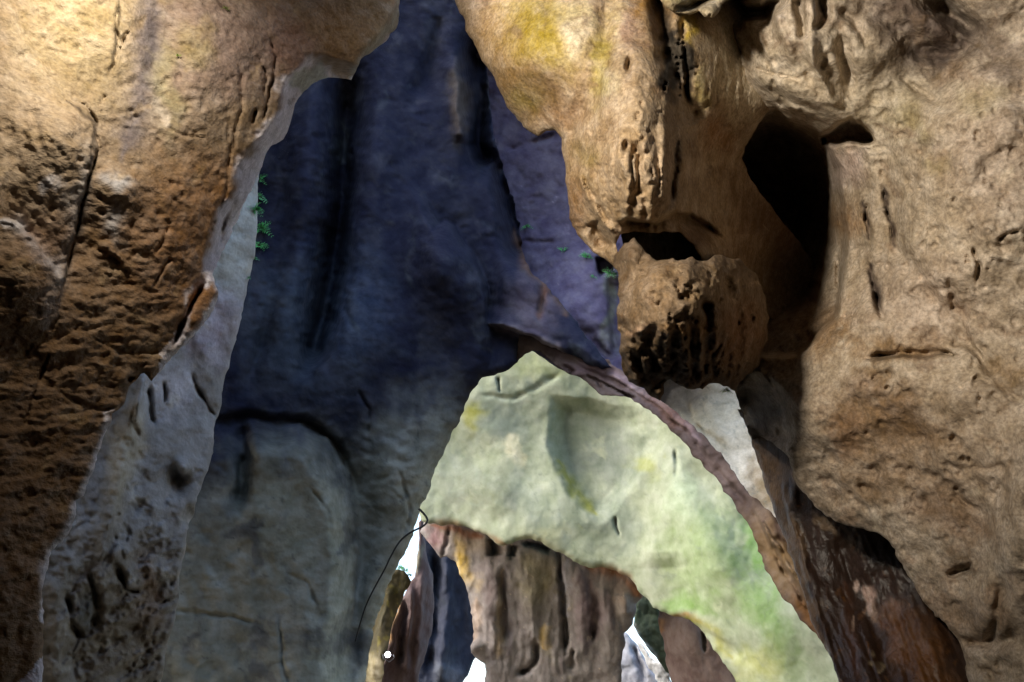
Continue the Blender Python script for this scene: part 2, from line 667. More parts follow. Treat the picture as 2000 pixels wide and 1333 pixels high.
def roof_keep(P):
    n = perlin(P / 1.5, 4) * .25
    return ((P[:, 0] - HOLE[0]) / HOLE[2]) ** 2 + ((P[:, 1] - HOLE[1]) / HOLE[3]) ** 2 + n > 1


sheet('shading_roof', roof, -13, 13, 105, 6.5, 20.5, 57, m_floor, roof_keep)

# ================================================================== rock masses, near to far
M_LEFT = rock_material('ochre_limestone', 1.0, .26, .85, .3, .28, (1, 1, 1.5), .5, .80)
M_RIGHT = rock_material('tan_limestone', 1.0, .22, .92, .2, .36, (1, 1, 1), .7, .85, .5)
M_BULB = rock_material('brown_flowstone', .9, .25, .8, .3, .36, (1, 1, 1), .6, .97, .4)
M_SLICK = rock_material('wet_flowstone', 1.1, .2, .45, .5, .3, (1.2, 1.2, .8), .1)
M_GREY = rock_material('grey_limestone', 1.4, .24, .92, .2, .26, (1, 1, 1), .7, grit=.4)
M_DARK = rock_material('slate_blue_limestone', 2.0, .25, .9, .2, .34, (1, 1, 1), .3, grit=.15)
M_ARCH = rock_material('pale_green_limestone', 2.6, .14, .9, .2, .22, (1, 1, .8), .1, grit=.12)
M_CURT = rock_material('purple_brown_dripstone', 3.2, .25, .85, .25, .32, (1.4, 1.4, .8), .3, grit=.2)

# ---------------- left wall
A_EDGE = [(781, 0), (780, 28), (774, 56), (755, 80), (734, 95), (706, 114), (695, 140), (686, 157), (670, 154), (650, 152),
          (626, 156), (610, 164), (594, 178), (580, 196), (575, 206), (570, 230), (564, 250), (554, 272), (538, 282),
          (530, 284), (522, 296), (512, 326), (499, 352), (483, 385), (467, 426), (445, 473), (429, 507), (415, 536),
          (420, 556), (427, 570), (424, 587), (413, 612), (399, 633), (378, 657), (350, 682), (333, 703), (308, 731),
          (296, 745), (287, 734), (279, 727), (270, 738), (252, 755), (245, 783), (231, 801), (219, 808), (219, 822),
          (210, 836), (201, 857), (197, 875), (189, 890), (184, 919), (172, 943), (163, 969), (147, 978), (149, 1006),
          (140, 1031), (123, 1059), (100, 1075), (95, 1104), (84, 1146), (82, 1181), (86, 1216), (82, 1333), (70, 1500)]
CREASE = [(596, 100), (590, 124), (560, 155), (542, 215), (512, 262), (480, 300), (463, 330), (455, 372), (425, 412), (408, 450),
          (398, 500), (392, 545)]
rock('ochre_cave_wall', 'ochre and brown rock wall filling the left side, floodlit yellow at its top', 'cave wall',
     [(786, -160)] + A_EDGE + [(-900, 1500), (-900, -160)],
     [(-800, -150, 5.0), (-800, 1400, 5.2), (0, 0, 6.9), (0, 650, 7.0), (0, 1333, 7.0), (300, 0, 7.6), (300, 400, 7.7), (250, 700, 8.0),
      (600, 60, 8.7), (780, 0, 9.4), (480, 250, 8.4), (420, 480, 8.5), (100, 1100, 7.5), (150, 850, 7.7)],
     M_LEFT, S(150, 126, 94),
     feats=[
         ('fold', CREASE[::-1], .021, 130), ('fold', [(778, -60), (764, 20), (746, 62), (702, 104), (682, 150)][::-1], .016, 90),
         ('step', [(118, 206), (135, 196), (165, 205), (187, 240), (191, 290), (172, 345), (168, 375), (150, 440), (125, 560), (112, 620)][::-1], .14, 3, 120),
         ('line', [(135, 196), (165, 203), (187, 240), (191, 290), (172, 345), (168, 375), (150, 440), (125, 560)], 2.6, .09),
         ('step', [(118, 545), (100, 515), (78, 488), (60, 462), (30, 432), (-10, 425)], .14, 3, 90),
         ('line', [(232, 0), (227, 60), (232, 82), (212, 150)], 2.6, .10), ('line', [(250, 62), (243, 85), (232, 100)], 2.4, .08),
         ('line', [(205, 188), (190, 208)], 2.6, .08),
         ('line', [(528, 72), (541, 112), (531, 170), (520, 205), (514, 236)], 2.6, .12),
         ('line', [(505, 112), (521, 147), (516, 186)], 2.8, .10), ('line', [(500, 215), (497, 242)], 3.4, .14),
         ('line', [(470, 130), (473, 190), (462, 250), (450, 300)], 4, .06), ('line', [(445, 240), (447, 300), (440, 380)], 3, .06),
         ('line', [(398, 548), (382, 580), (366, 610), (352, 645), (340, 672)], 5.5, .30),
         ('line', [(462, 380), (446, 415), (437, 440), (428, 478)], 4.5, .16), ('line', [(440, 385), (420, 425), (412, 455)], 3.2, .12),
         ('bump', 395, 600, 26, 60, 25, .10), ('bump', 130, 260, 60, 70, 0, .16), ('bump', 90, 350, 80, 120, 0, .10),
         ('bump', 40, 560, 90, 90, 0, .16), ('bump', 300, 120, 60, 200, 8, -.10), ('bump', 420, 110, 90, 110, 0, .10),
         ('bump', 230, 370, 45, 40, 0, .10), ('bump', 225, 445, 35, 35, 0, .07), ('bump', 330, 520, 70, 130, 30, .08),
         ('line', [(190, 470), (240, 508), (275, 545)], 7, -.05), ('line', [(335, 500), (300, 560)], 3, .05),
         ('line', [(330, 440), (318, 470), (300, 500)], 2.5, .05), ('line', [(95, 690), (70, 760), (50, 830)], 3, .07),
         ('line', [(330, 250), (365, 262), (400, 268)], 2.4, .05), ('line', [(282, 730), (250, 742)], 5, .16),
         ('line', [(180, 660), (230, 690), (300, 690)], 3, .04), ('line', [(120, 770), (190, 800), (230, 795)], 4, .06),
         ('bump', 660, 130, 50, 30, 0, -.06), ('pits', 330, 250, 420, 300, 26, .03),
     ],
     noise=[(.9, .7, .10, 4, 'fbm'), (.34, .13, .065, 4, 'slab', (120, 900, 330, 420)), (.22, .20, .035, 4, 'fbm'),
            (.22, .07, .03, 3, 'ridge', (240, 720, 260, 330)), (.13, .10, .018, 3, 'ridge'), (.12, .12, .02, 2, 'pit')],
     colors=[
         ('zone', [(-50, 420), (200, 380), (330, 300), (460, 300), (640, 420)], 110, S(134, 100, 60), .85),
         ('blob', 400, 480, 170, 190, 20, S(152, 106, 56), .75), ('blob', 430, 420, 60, 60, 0, S(170, 118, 50), .8),
         ('blob', 460, 80, 230, 150, 0, S(152, 126, 114), .85), ('blob', 160, 60, 150, 160, 0, S(188, 165, 112), .6),
         ('blob', 380, 90, 60, 50, 20, S(150, 130, 66), .7), ('blob', 320, 170, 30, 110, -8, S(160, 150, 98), .6),
         ('blob', 660, 70, 70, 80, 0, S(168, 128, 74), .6), ('blob', 560, 90, 60, 70, 0, S(150, 108, 90), .6),
         ('stroke', [(292, -20), (288, 80), (278, 170), (262, 250), (240, 300)], 26, S(112, 104, 112), .75),
         ('stroke', [(300, 30), (296, 100), (290, 140)], 9, S(80, 72, 78), .6),
         ('stroke', [(296, 190), (300, 220), (322, 245)], 10, S(205, 190, 170), .7),
         ('blob', 232, 352, 44, 30, 20, S(190, 186, 186), .9), ('blob', 225, 445, 30, 40, 0, S(182, 176, 174), .85),  # bluish white patches, here and next row: grazing skylight painted in
         ('blob', 105, 362, 18, 22, 0, S(190, 184, 186), .85), ('blob', 155, 350, 22, 60, 20, S(190, 182, 176), .7),
         ('stroke', [(0, 432), (30, 436), (60, 466), (85, 500), (125, 545)], 14, S(190, 186, 190), .85),  # ledge edge whitened to paint in the skylight
         ('stroke', [(160, 380), (140, 440), (110, 560), (80, 650)], 22, S(160, 150, 146), .6),
         ('blob', 90, 470, 60, 50, 0, S(120, 84, 52), .6), ('blob', 60, 900, 200, 350, 0, S(112, 78, 40), .55),
         ('zone', [(800, -160), (788, 20), (766, 82), (712, 118), (690, 165), (640, 138), (600, 108), CREASE[2], CREASE[4], CREASE[6], CREASE[8], CREASE[11], (350, 640)][::-1], 9, S(226, 221, 234), .9),  # side face made pale lilac, skylight put into its colour
         ('blob', 395, 602, 22, 66, 26, S(160, 108, 46), 1.0, .3), ('blob', 612, 160, 40, 30, 20, S(168, 172, 150), .8, .3),
         ('stroke', [(778, 0), (772, 50), (735, 90), (700, 118), (690, 150)], 14, S(176, 178, 162), .8),
         ('mottle', 60, 60, .25, S(170, 140, 90), .5), ('mottle', 45, 18, .3, S(80, 54, 26), .6),
         ('stroke', [(135, 196), (187, 240), (172, 345), (150, 440), (125, 560)], 4, S(50, 38, 28), .8),
         ('stroke', [(232, 0), (227, 60), (232, 82), (212, 150)], 3, S(70, 56, 34), .8),
         ('stroke', [p for p in A_EDGE if 535 < p[1] < 700], 5, S(226, 222, 232), .9), ('stroke', [p for p in A_EDGE if 800 < p[1] < 1260], 6, S(226, 222, 232), .9), ('stroke', [p for p in A_EDGE if 250 < p[1] < 535], 6, S(228, 224, 236), .8),  # daylight rim painted along the wall's edge
         ('stroke', [(190, 880), (172, 943), (150, 1000), (110, 1066), (90, 1110), (84, 1180)], 8, S(190, 186, 190), .6),  # softer painted rim light on the lower edge
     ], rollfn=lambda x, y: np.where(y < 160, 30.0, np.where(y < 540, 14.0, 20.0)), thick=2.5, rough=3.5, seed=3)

# ---------------- right wall
R_EDGE = [(1330, -160), (1280, 300), (1215, 440), (1213, 560), (1260, 680), (1330, 735), (1390, 735), (1434, 762), (1444, 794), (1458, 829), (1468, 858), (1486, 852), (1512, 868), (1542, 897),
          (1549, 932), (1562, 955), (1580, 975), (1605, 999), (1633, 1020), (1671, 1031), (1713, 1041), (1734, 1055),
          (1752, 1090), (1770, 1118), (1787, 1146), (1808, 1181), (1840, 1213), (1864, 1241), (1882, 1276), (1892, 1333), (1910, 1500)]
rock('tan_cave_wall', 'pitted tan rock wall filling the right side, with a black cavity', 'cave wall',
     [(2900, -160)] + R_EDGE + [(2900, 1500)],
     [(2850, -100, 6.2), (2850, 1400, 6.2), (2000, 0, 8.2), (2000, 650, 8.2), (2000, 1333, 8.1), (1800, 300, 8.9), (1850, 800, 8.7), (1700, 60, 8.9),
      (1700, 640, 9.4), (1650, 900, 9.6), (1550, 120, 9.0), (1420, 60, 9.6), (1520, 700, 10.2), (1450, 790, 10.6), (1650, 400, 10.2), (1600, 560, 10.6),
      (1530, 400, 12.2), (1400, 400, 12.8), (1250, 480, 10.3), (1240, 600, 10.3), (1290, 330, 11.0), (1320, 700, 11.8), (1600, 960, 9.9), (1800, 1150, 9.0), (1880, 1330, 8.7)],
     M_RIGHT, S(178, 160, 138),
     feats=[
         ('hollow', [(1440, 262), (1478, 222), (1514, 209), (1545, 231), (1591, 247), (1620, 264), (1645, 330), (1660, 480), (1640, 620), (1560, 700), (1440, 700), (1320, 640), (1320, 380)], 1.2, 14), ('hollow', [(1440, 270), (1490, 225), (1530, 228), (1590, 256), (1622, 285), (1640, 360), (1640, 480), (1600, 600), (1480, 660), (1330, 640), (1330, 380)], 1.3, 45),
         ('hollow', [(1598, 262), (1618, 252), (1638, 236), (1656, 229), (1685, 232), (1708, 256), (1718, 280), (1700, 288), (1660, 282), (1630, 290), (1605, 285)], 1.0, 14),
         ('bump', 1560, 190, 110, 42, 18, .45), ('line', [(1470, 150), (1540, 178), (1600, 195), (1660, 218)], 18, -.12),
         ('line', [(1475, 135), (1540, 152), (1562, 158)], 3, .10),
         ('line', [(1558, -10), (1565, 40), (1570, 80)], 14, .34), ('line', [(1602, -10), (1608, 30), (1590, 62)], 12, .26),
         ('line', [(1580, -10), (1586, 40), (1580, 80), (1590, 130), (1625, 190), (1650, 212)], 13, -.16),
         ('line', [(1640, 60), (1655, 150), (1658, 205)], 12, .22), ('line', [(1500, -10), (1500, 40), (1520, 90)], 14, .16),
         ('line', [(1450, 30), (1480, 70), (1500, 110)], 7, -.08), ('line', [(1520, 20), (1530, 70), (1545, 110)], 12, -.12),
         ('line', [(1430, -10), (1450, 20), (1490, 25), (1540, -10)], 20, .45), ('bump', 1850, 20, 55, 22, 30, -.8),
         ('line', [(1690, 20), (1760, 60), (1800, 100), (1860, 110), (1960, 60)], 16, .16), ('bump', 1890, 55, 26, 20, 0, -.4),
         ('bump', 1720, 110, 70, 70, 0, .22), ('bump', 1830, 270, 130, 110, 0, .20), ('bump', 1930, 420, 110, 120, 0, .22),
         ('bump', 1800, 110, 120, 36, -20, -.18), ('bump', 1960, 230, 90, 80, 0, .18),
         ('line', [(1722, 280), (1728, 350), (1740, 420), (1760, 500), (1830, 590), (1880, 660), (1960, 740), (2020, 800)], 16, .12),
         ('line', [(1726, 365), (1733, 410), (1745, 476)], 4.5, .22), ('line', [(1694, 395), (1690, 430), (1700, 470)], 3.5, .18),
         ('line', [(1697, 520), (1708, 560), (1716, 585)], 5, .26), ('line', [(1715, 575), (1716, 600), (1722, 620)], 7, .34),
         ('line', [(1638, 490), (1636, 540), (1637, 575)], 3, .16), ('line', [(1690, 700), (1760, 690), (1850, 690), (1880, 700)], 6, .12),
         ('step', [(1890, 700), (1790, 697), (1700, 700)], .10, 4, 70), ('bump', 1760, 770, 110, 60, 0, .14),
         ('bump', 1880, 560, 60, 55, 0, .16), ('line', [(1850, 560), (1880, 620), (1885, 680)], 12, .14),
         ('line', [(1885, 660), (1940, 740), (2000, 790)], 9, .10), ('bump', 1690, 745, 40, 30, 0, .08),
         ('hollow', [(1840, 1120), (1860, 1100), (1900, 1095), (1905, 1120), (1880, 1130), (1850, 1132)], .22, 16),
         ('line', [(1960, 1130), (1945, 1210), (1930, 1260)], 14, .16), ('bump', 1990, 1050, 60, 200, 10, .3),
         ('line', [(1860, 960), (1890, 985), (1920, 1000)], 6, .10), ('bump', 1700, 950, 90, 60, 20, .12),
         ('line', [(1880, 1250), (1950, 1260), (1990, 1240)], 14, .14),
         ('fold', [(1530, 900), (1556, 860), (1552, 790), (1522, 750), (1490, 728), (1440, 722)][::-1], .016, 90),
         ('pits', 1800, 600, 260, 700, 22, .05), ('pits', 1860, 450, 140, 160, 14, .05), ('flutes', 1440, 180, 70, 80, 8, 16, .07),
         ('line', [(1760, 150), (1790, 175), (1830, 200)], 8, .10), ('line', [(1640, 20), (1670, 40), (1690, 90)], 9, .14),
         ('line', [(1900, 480), (1915, 520), (1908, 560)], 4, .12), ('line', [(1950, 470), (1990, 450)], 4, .12),
     ],
     noise=[(2.2, 1.8, .40, 3, 'fbm'), (1.2, 1.0, .32, 4, 'fbm'), (.45, .40, .10, 3, 'fbm'), (.22, .20, .04, 3, 'lump'), (.12, .12, .018, 2, 'fbm'),
            (.18, .18, .07, 2, 'pit')],
     colors=[
         ('blob', 1760, 500, 300, 500, 0, S(182, 160, 128), .5), ('blob', 1560, 150, 160, 130, 0, S(196, 178, 150), .8),
         ('blob', 1740, 190, 90, 150, 20, S(200, 184, 154), .7), ('blob', 1830, 95, 160, 62, -22, S(92, 76, 66), .95),  # dark blob paints shadow on the upper right wall
         ('blob', 1780, 40, 130, 55, 20, S(106, 88, 78), .9), ('blob', 1960, 120, 70, 60, 0, S(110, 92, 78), .7),  # upper right shadow painted on, continued
         ('blob', 1650, 320, 50, 60, 0, S(205, 178, 162), .8), ('blob', 1640, 430, 60, 50, 0, S(160, 118, 66), .7),
         ('blob', 1625, 640, 70, 60, 0, S(150, 112, 62), .75), ('blob', 1760, 680, 110, 28, 0, S(146, 108, 50), .8),
         ('blob', 1700, 740, 50, 30, 0, S(120, 88, 38), .8), ('blob', 1680, 800, 60, 70, 10, S(128, 94, 42), .75),
         ('blob', 1780, 820, 90, 50, 25, S(118, 86, 44), .7), ('blob', 1650, 850, 40, 50, 0, S(132, 88, 44), .6),
         ('blob', 1860, 1000, 110, 60, 30, S(112, 76, 38), .7), ('blob', 1700, 960, 80, 40, 10, S(120, 92, 56), .6),
         ('blob', 1780, 240, 40, 40, 0, S(150, 134, 84), .6), ('blob', 1830, 310, 25, 30, 0, S(140, 120, 58), .6),
         ('blob', 1920, 200, 60, 40, 0, S(160, 146, 104), .6), ('blob', 1870, 600, 20, 40, -20, S(130, 96, 46), .7),
         ('blob', 1970, 730, 60, 30, 10, S(140, 108, 56), .6), ('blob', 1365, 90, 40, 60, 0, S(168, 146, 62), .8),
         ('blob', 1372, 165, 30, 40, 0, S(150, 130, 50), .8), ('blob', 1390, 240, 40, 50, 0, S(140, 96, 52), .7),
         ('blob', 1500, 400, 90, 160, 0, S(110, 76, 48), .7), ('blob', 1540, 620, 60, 90, 0, S(140, 106, 70), .5),
         ('stroke', [(1690, 700), (1760, 694), (1850, 690)], 5, S(70, 54, 36), .7),
         ('stroke', [(1580, 975), (1640, 1010), (1720, 1030)], 14, S(60, 46, 36), .7),
         ('blob', 1490, 800, 50, 60, 0, S(96, 92, 92), .8), ('blob', 1880, 1110, 30, 14, 0, S(50, 38, 26), .8),
         ('blob', 1720, 860, 140, 130, 0, S(136, 102, 64), .6), ('blob', 1900, 900, 120, 160, 0, S(152, 126, 98), .5), ('blob', 1950, 320, 120, 150, 0, S(164, 142, 122), .55), ('blob', 1800, 590, 150, 100, 0, S(192, 168, 148), .5), ('blob', 1850, 1220, 160, 90, 0, S(132, 104, 76), .6),
         ('mottle', 70, 70, .22, S(146, 120, 94), .7), ('mottle', 26, 26, .3, S(110, 88, 60), .6), ('mottle', 40, 40, .32, S(205, 188, 160), .5),
         ('stroke', [(1726, 365), (1733, 410), (1745, 476)], 5, S(60, 44, 40), .9), ('stroke', [(1694, 395), (1690, 430), (1700, 470)], 4, S(60, 44, 40), .9),
         ('stroke', [(1697, 520), (1708, 560), (1716, 615)], 7, S(60, 44, 40), .9),
     ], rollfn=lambda x, y: np.where(y < 880, 26.0, 13.0), thick=2.2, rough=4, seed=5)

# ---------------- overhanging nose of rock with the yellow lobe
U_EDGE = [(888, 0), (895, 18), (908, 39), (909, 60), (927, 88), (941, 119), (965, 151), (978, 182), (990, 210), (1011, 235), (1035, 258),
          (1051, 267), (1067, 256), (1084, 254), (1097, 270), (1098, 298), (1105, 333), (1109, 385), (1112, 420), (1118, 442), (1133, 465),
          (1158, 493), (1186, 510), (1200, 521), (1207, 500), (1203, 478), (1212, 458), (1240, 452), (1270, 456), (1300, 452), (1326, 453), (1350, 475), (1374, 514),
          (1400, 560), (1470, 610), (1560, 640), (1620, 560), (1580, 500), (1525, 430), (1480, 370), (1448, 310), (1470, 262), (1504, 212), (1512, 120), (1490, -160)]
rock('overhanging_rock', 'bulging overhang with yellow lichen and a dark pitted crevice', 'rock overhang',
     [(860, -160)] + U_EDGE,
     [(880, -100, 9.8), (900, 20, 9.6), (1000, 120, 9.1), (1060, 240, 9.2), (1100, 60, 8.8), (1150, 200, 8.6), (1250, 330, 8.0), (1250, 120, 8.4),
      (1110, 380, 8.8), (1190, 480, 8.7), (1300, 430, 8.2), (1350, 440, 8.9), (1380, 340, 9.3), (1400, 520, 9.5), (1410, 430, 9.9), (1440, 310, 10.3), (1400, 180, 9.1), (1430, 60, 9.5),
      (1505, 100, 10.4), (1500, 200, 10.0), (1480, 400, 11.2), (1500, 460, 11.8), (1500, 540, 12.4), (1600, 560, 13.2)],
     M_BULB, S(166, 142, 112),
     feats=[
         ('bump', 1060, 90, 110, 130, 0, .25), ('bump', 1245, 300, 80, 120, 0, .40), ('bump', 1240, 160, 60, 60, 0, .15),
         ('line', [(1190, -20), (1178, 100), (1150, 200), (1105, 262)], 26, .14),
         ('line', [(1282, -30), (1292, 40), (1304, 90)], 15, .55), ('line', [(1300, 80), (1320, 130), (1338, 190), (1360, 240)], 22, .38),
         ('line', [(1355, 240), (1375, 290), (1385, 350)], 14, .2), ('line', [(1333, 40), (1336, 90), (1346, 150), (1340, 190)], 6, .22),
         ('bump', 1240, 292, 9, 12, 0, -.22), ('bump', 1228, 128, 6, 16, 0, -.20), ('bump', 1222, 285, 7, 9, 0, -.14), ('bump', 1252, 305, 10, 10, 0, -.2),
         ('bump', 1117, 255, 6, 9, 0, -.10), ('bump', 1300, 110, 10, 12, 0, -.2), ('bump', 1318, 150, 8, 10, 0, -.2),
         ('line', [(1245, 310), (1248, 350), (1250, 385)], 9, .12), ('line', [(1210, 270), (1222, 340), (1232, 420)], 10, -.08),
         ('line', [(1300, 240), (1298, 290), (1290, 350), (1288, 400)], 9, -.12), ('line', [(1320, 250), (1318, 320), (1310, 400)], 10, .12),
         ('line', [(1336, 300), (1330, 350), (1325, 410)], 8, -.08),
         ('step', [(1205, 437), (1228, 428), (1255, 432), (1281, 438), (1300, 425), (1318, 415), (1350, 420), (1385, 440), (1420, 470)], .55, 4, 60),
         ('line', [(1130, 330), (1150, 380), (1180, 430), (1200, 455)], 6, -.10), ('line', [(1158, 430), (1170, 455), (1180, 490)], 12, .28),
         ('line', [(1140, 345), (1165, 400), (1190, 440)], 5, .10),
         ('flutes', 1250, 350, 110, 110, 2, 24, .10), ('flutes', 1420, 200, 70, 80, 6, 14, .06), ('pits', 1320, 140, 40, 90, 12, .22),
         ('pits', 1230, 300, 90, 120, 16, .07), ('bump', 1370, 470, 40, 40, 0, .25),
     ],
     noise=[(.9, .9, .10, 4, 'fbm'), (.30, .34, .05, 4, 'fbm', (1260, 300, 190, 260)), (.12, .13, .028, 3, 'lump', (1260, 300, 170, 260)), (.10, .10, .014, 3, 'fbm'),
            (.12, .14, .03, 2, 'pit', (1250, 280, 150, 220))],
     colors=[
         ('blob', 1050, 60, 110, 90, 30, S(168, 146, 52), .9), ('blob', 1000, 160, 80, 60, 40, S(142, 112, 66), .7), ('blob', 1040, 200, 50, 40, 30, S(134, 118, 44), .65),
         ('blob', 960, 60, 70, 60, 40, S(176, 142, 96), .7), ('blob', 1060, 170, 60, 30, 20, S(112, 84, 50), .5),
         ('blob', 1125, 60, 32, 60, 0, S(206, 190, 160), .85), ('blob', 1110, 20, 40, 30, 0, S(206, 188, 140), .7), ('blob', 1170, 120, 24, 90, 0, S(168, 152, 80), .8),
         ('blob', 1200, 40, 26, 60, 0, S(196, 176, 130), .7), ('blob', 1195, 160, 30, 40, 0, S(184, 170, 140), .7), ('blob', 1235, 60, 30, 50, 0, S(150, 118, 96), .7),
         ('blob', 1085, 220, 60, 40, 0, S(150, 116, 86), .6), ('blob', 1250, 230, 60, 50, 0, S(170, 150, 124), .6), ('blob', 1145, 320, 30, 50, 0, S(130, 110, 50), .6),
         ('blob', 1120, 400, 30, 90, 0, S(136, 100, 66), .6), ('blob', 1275, 12, 40, 40, 0, S(170, 124, 50), .7),
         ('stroke', [(1282, -30), (1294, 50), (1306, 95)], 13, S(26, 20, 16), .95),
         ('blob', 1320, 130, 22, 70, 12, S(62, 56, 48), .95, .4), ('blob', 1316, 75, 14, 26, 0, S(38, 34, 30), .95, .4), ('stroke', [(1345, 70), (1347, 150), (1342, 195)], 7, S(24, 20, 16), .9),
         ('blob', 1335, 30, 20, 24, 0, S(178, 150, 66), .8), ('blob', 1352, 60, 14, 36, 0, S(186, 158, 54), .9), ('blob', 1370, 170, 22, 40, 0, S(142, 124, 46), .8),
         ('blob', 1440, 130, 75, 130, 0, S(214, 198, 170), .9), ('blob', 1400, 260, 40, 60, 0, S(150, 108, 68), .7), ('blob', 1530, 430, 110, 150, 0, S(104, 74, 50), .8),
         ('stroke', [(1205, 436), (1230, 428), (1282, 438), (1318, 413)], 5, S(190, 172, 140), .5), ('blob', 1350, 460, 50, 40, 0, S(104, 70, 42), .7),
         ('mottle', 40, 40, .25, S(124, 98, 72), .6), ('mottle', 22, 30, .3, S(196, 176, 148), .45), ('mottle', 30, 30, .34, S(86, 66, 46), .5),
     ], rollfn=lambda x, y: np.where(x < 1090, 40.0, np.where(x > 1395, 8.0, np.where(y > 440, 12.0, 34.0))), thick=2.0, rough=3, seed=8)

# ---------------- hanging bulb
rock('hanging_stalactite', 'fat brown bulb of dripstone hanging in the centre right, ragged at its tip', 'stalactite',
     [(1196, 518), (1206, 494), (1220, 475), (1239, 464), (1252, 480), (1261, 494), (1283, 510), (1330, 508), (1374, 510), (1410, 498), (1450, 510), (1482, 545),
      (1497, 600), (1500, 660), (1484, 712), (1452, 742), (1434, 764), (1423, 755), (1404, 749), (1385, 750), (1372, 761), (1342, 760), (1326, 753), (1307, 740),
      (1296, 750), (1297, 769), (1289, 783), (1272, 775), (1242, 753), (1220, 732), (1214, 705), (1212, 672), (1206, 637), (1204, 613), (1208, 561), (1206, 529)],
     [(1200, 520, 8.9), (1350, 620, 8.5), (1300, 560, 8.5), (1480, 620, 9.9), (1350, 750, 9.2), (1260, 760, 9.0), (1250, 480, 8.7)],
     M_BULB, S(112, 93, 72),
     feats=[
         ('ball', 1315, 610, 200, 195, .8),
         ('bump', 1300, 560, 60, 50, 0, .12), ('bump', 1390, 560, 50, 60, 0, .12), ('bump', 1232, 495, 20, 22, 0, .12),
         ('line', [(1270, 640), (1262, 665), (1258, 700)], 9, .15), ('line', [(1285, 622), (1262, 632), (1240, 655)], 8, -.10),
         ('bump', 1300, 655, 16, 30, 0, .16), ('line', [(1318, 640), (1314, 690), (1318, 730)], 6, .11), ('line', [(1335, 640), (1333, 690), (1338, 725)], 7, -.08),
         ('line', [(1352, 640), (1350, 690), (1352, 735)], 6, .11), ('line', [(1366, 640), (1370, 680), (1366, 720)], 6, -.09),
         ('line', [(1378, 590), (1384, 640), (1380, 690), (1384, 730)], 7, .14), ('line', [(1396, 600), (1398, 650), (1392, 690)], 6, -.12),
         ('line', [(1278, 690), (1284, 730), (1280, 760)], 8, .12), ('line', [(1240, 690), (1250, 730), (1266, 760)], 7, .12),
         ('line', [(1225, 690), (1236, 725), (1255, 750)], 6, -.08), ('bump', 1377, 597, 8, 11, 0, -.25), ('bump', 1353, 572, 10, 5, 20, -.08), ('bump', 1255, 533, 6, 6, 0, -.08),
         ('line', [(1410, 540), (1440, 600), (1450, 680)], 8, .12), ('line', [(1430, 530), (1462, 590), (1470, 660)], 7, .10),
         ('flutes', 1330, 690, 110, 60, 2, 20, .16), ('pits', 1330, 600, 120, 90, 14, .06),
     ],
     noise=[(.45, .45, .16, 4, 'fbm'), (.14, .16, .07, 4, 'lump'), (.09, .09, .035, 3, 'fbm'), (.09, .22, .16, 4, 'ridge', (1330, 715, 130, 65)), (.12,.12,.06,2,'pit')],
     colors=[
         ('blob', 1280, 570, 90, 60, 0, S(148, 124, 96), .6), ('blob', 1400, 570, 60, 50, 0, S(146, 122, 88), .6), ('blob', 1340, 640, 60, 30, 0, S(150, 110, 54), .6),
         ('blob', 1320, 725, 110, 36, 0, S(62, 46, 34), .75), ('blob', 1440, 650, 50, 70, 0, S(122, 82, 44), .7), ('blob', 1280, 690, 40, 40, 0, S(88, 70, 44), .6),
         ('blob', 1250, 645, 36, 10, -30, S(182, 146, 112), .8), ('mottle', 24, 24, .25, S(96, 70, 44), .6), ('mottle', 18, 18, .32, S(196, 172, 140), .5),
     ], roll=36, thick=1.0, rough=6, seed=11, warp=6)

# ---------------- wedged rock at the top
rock('wedged_rock', 'small rounded grey rock wedged under the top edge above the yellow stained crevice', 'rock',
     [(1270, -120), (1285, -5), (1300, 14), (1322, 27), (1348, 30), (1366, 22), (1376, 34), (1392, 36), (1404, 24), (1410, 8), (1440, -10), (1470, -120)],
     [(1270, -100, 8.9), (1300, 0, 8.2), (1400, 0, 8.4), (1450, -80, 8.8), (1350, 25, 8.3)], M_RIGHT, S(168, 150, 116),
     feats=[('line', [(1322, 20), (1350, 8), (1372, 4), (1400, -8)], 5, .25), ('ball', 1386, 22, 18, 16, .12), ('bump', 1320, 0, 30, 20, 0, .15), ('bump', 1388, 30, 3, 3, 0, -.06)],
     noise=[(.3, .3, .05, 4, 'fbm'), (.1, .1, .02, 3, 'lump')],
     colors=[('blob', 1330, 0, 30, 16, 0, S(150, 138, 84), .6), ('stroke', [(1322, 20), (1350, 8), (1372, 4), (1400, -8)], 5, S(46, 36, 26), .8), ('mottle', 20, 20, .25, S(120, 100, 76), .5)],
     roll=16, thick=.8, rough=2, seed=13, step=2.6)

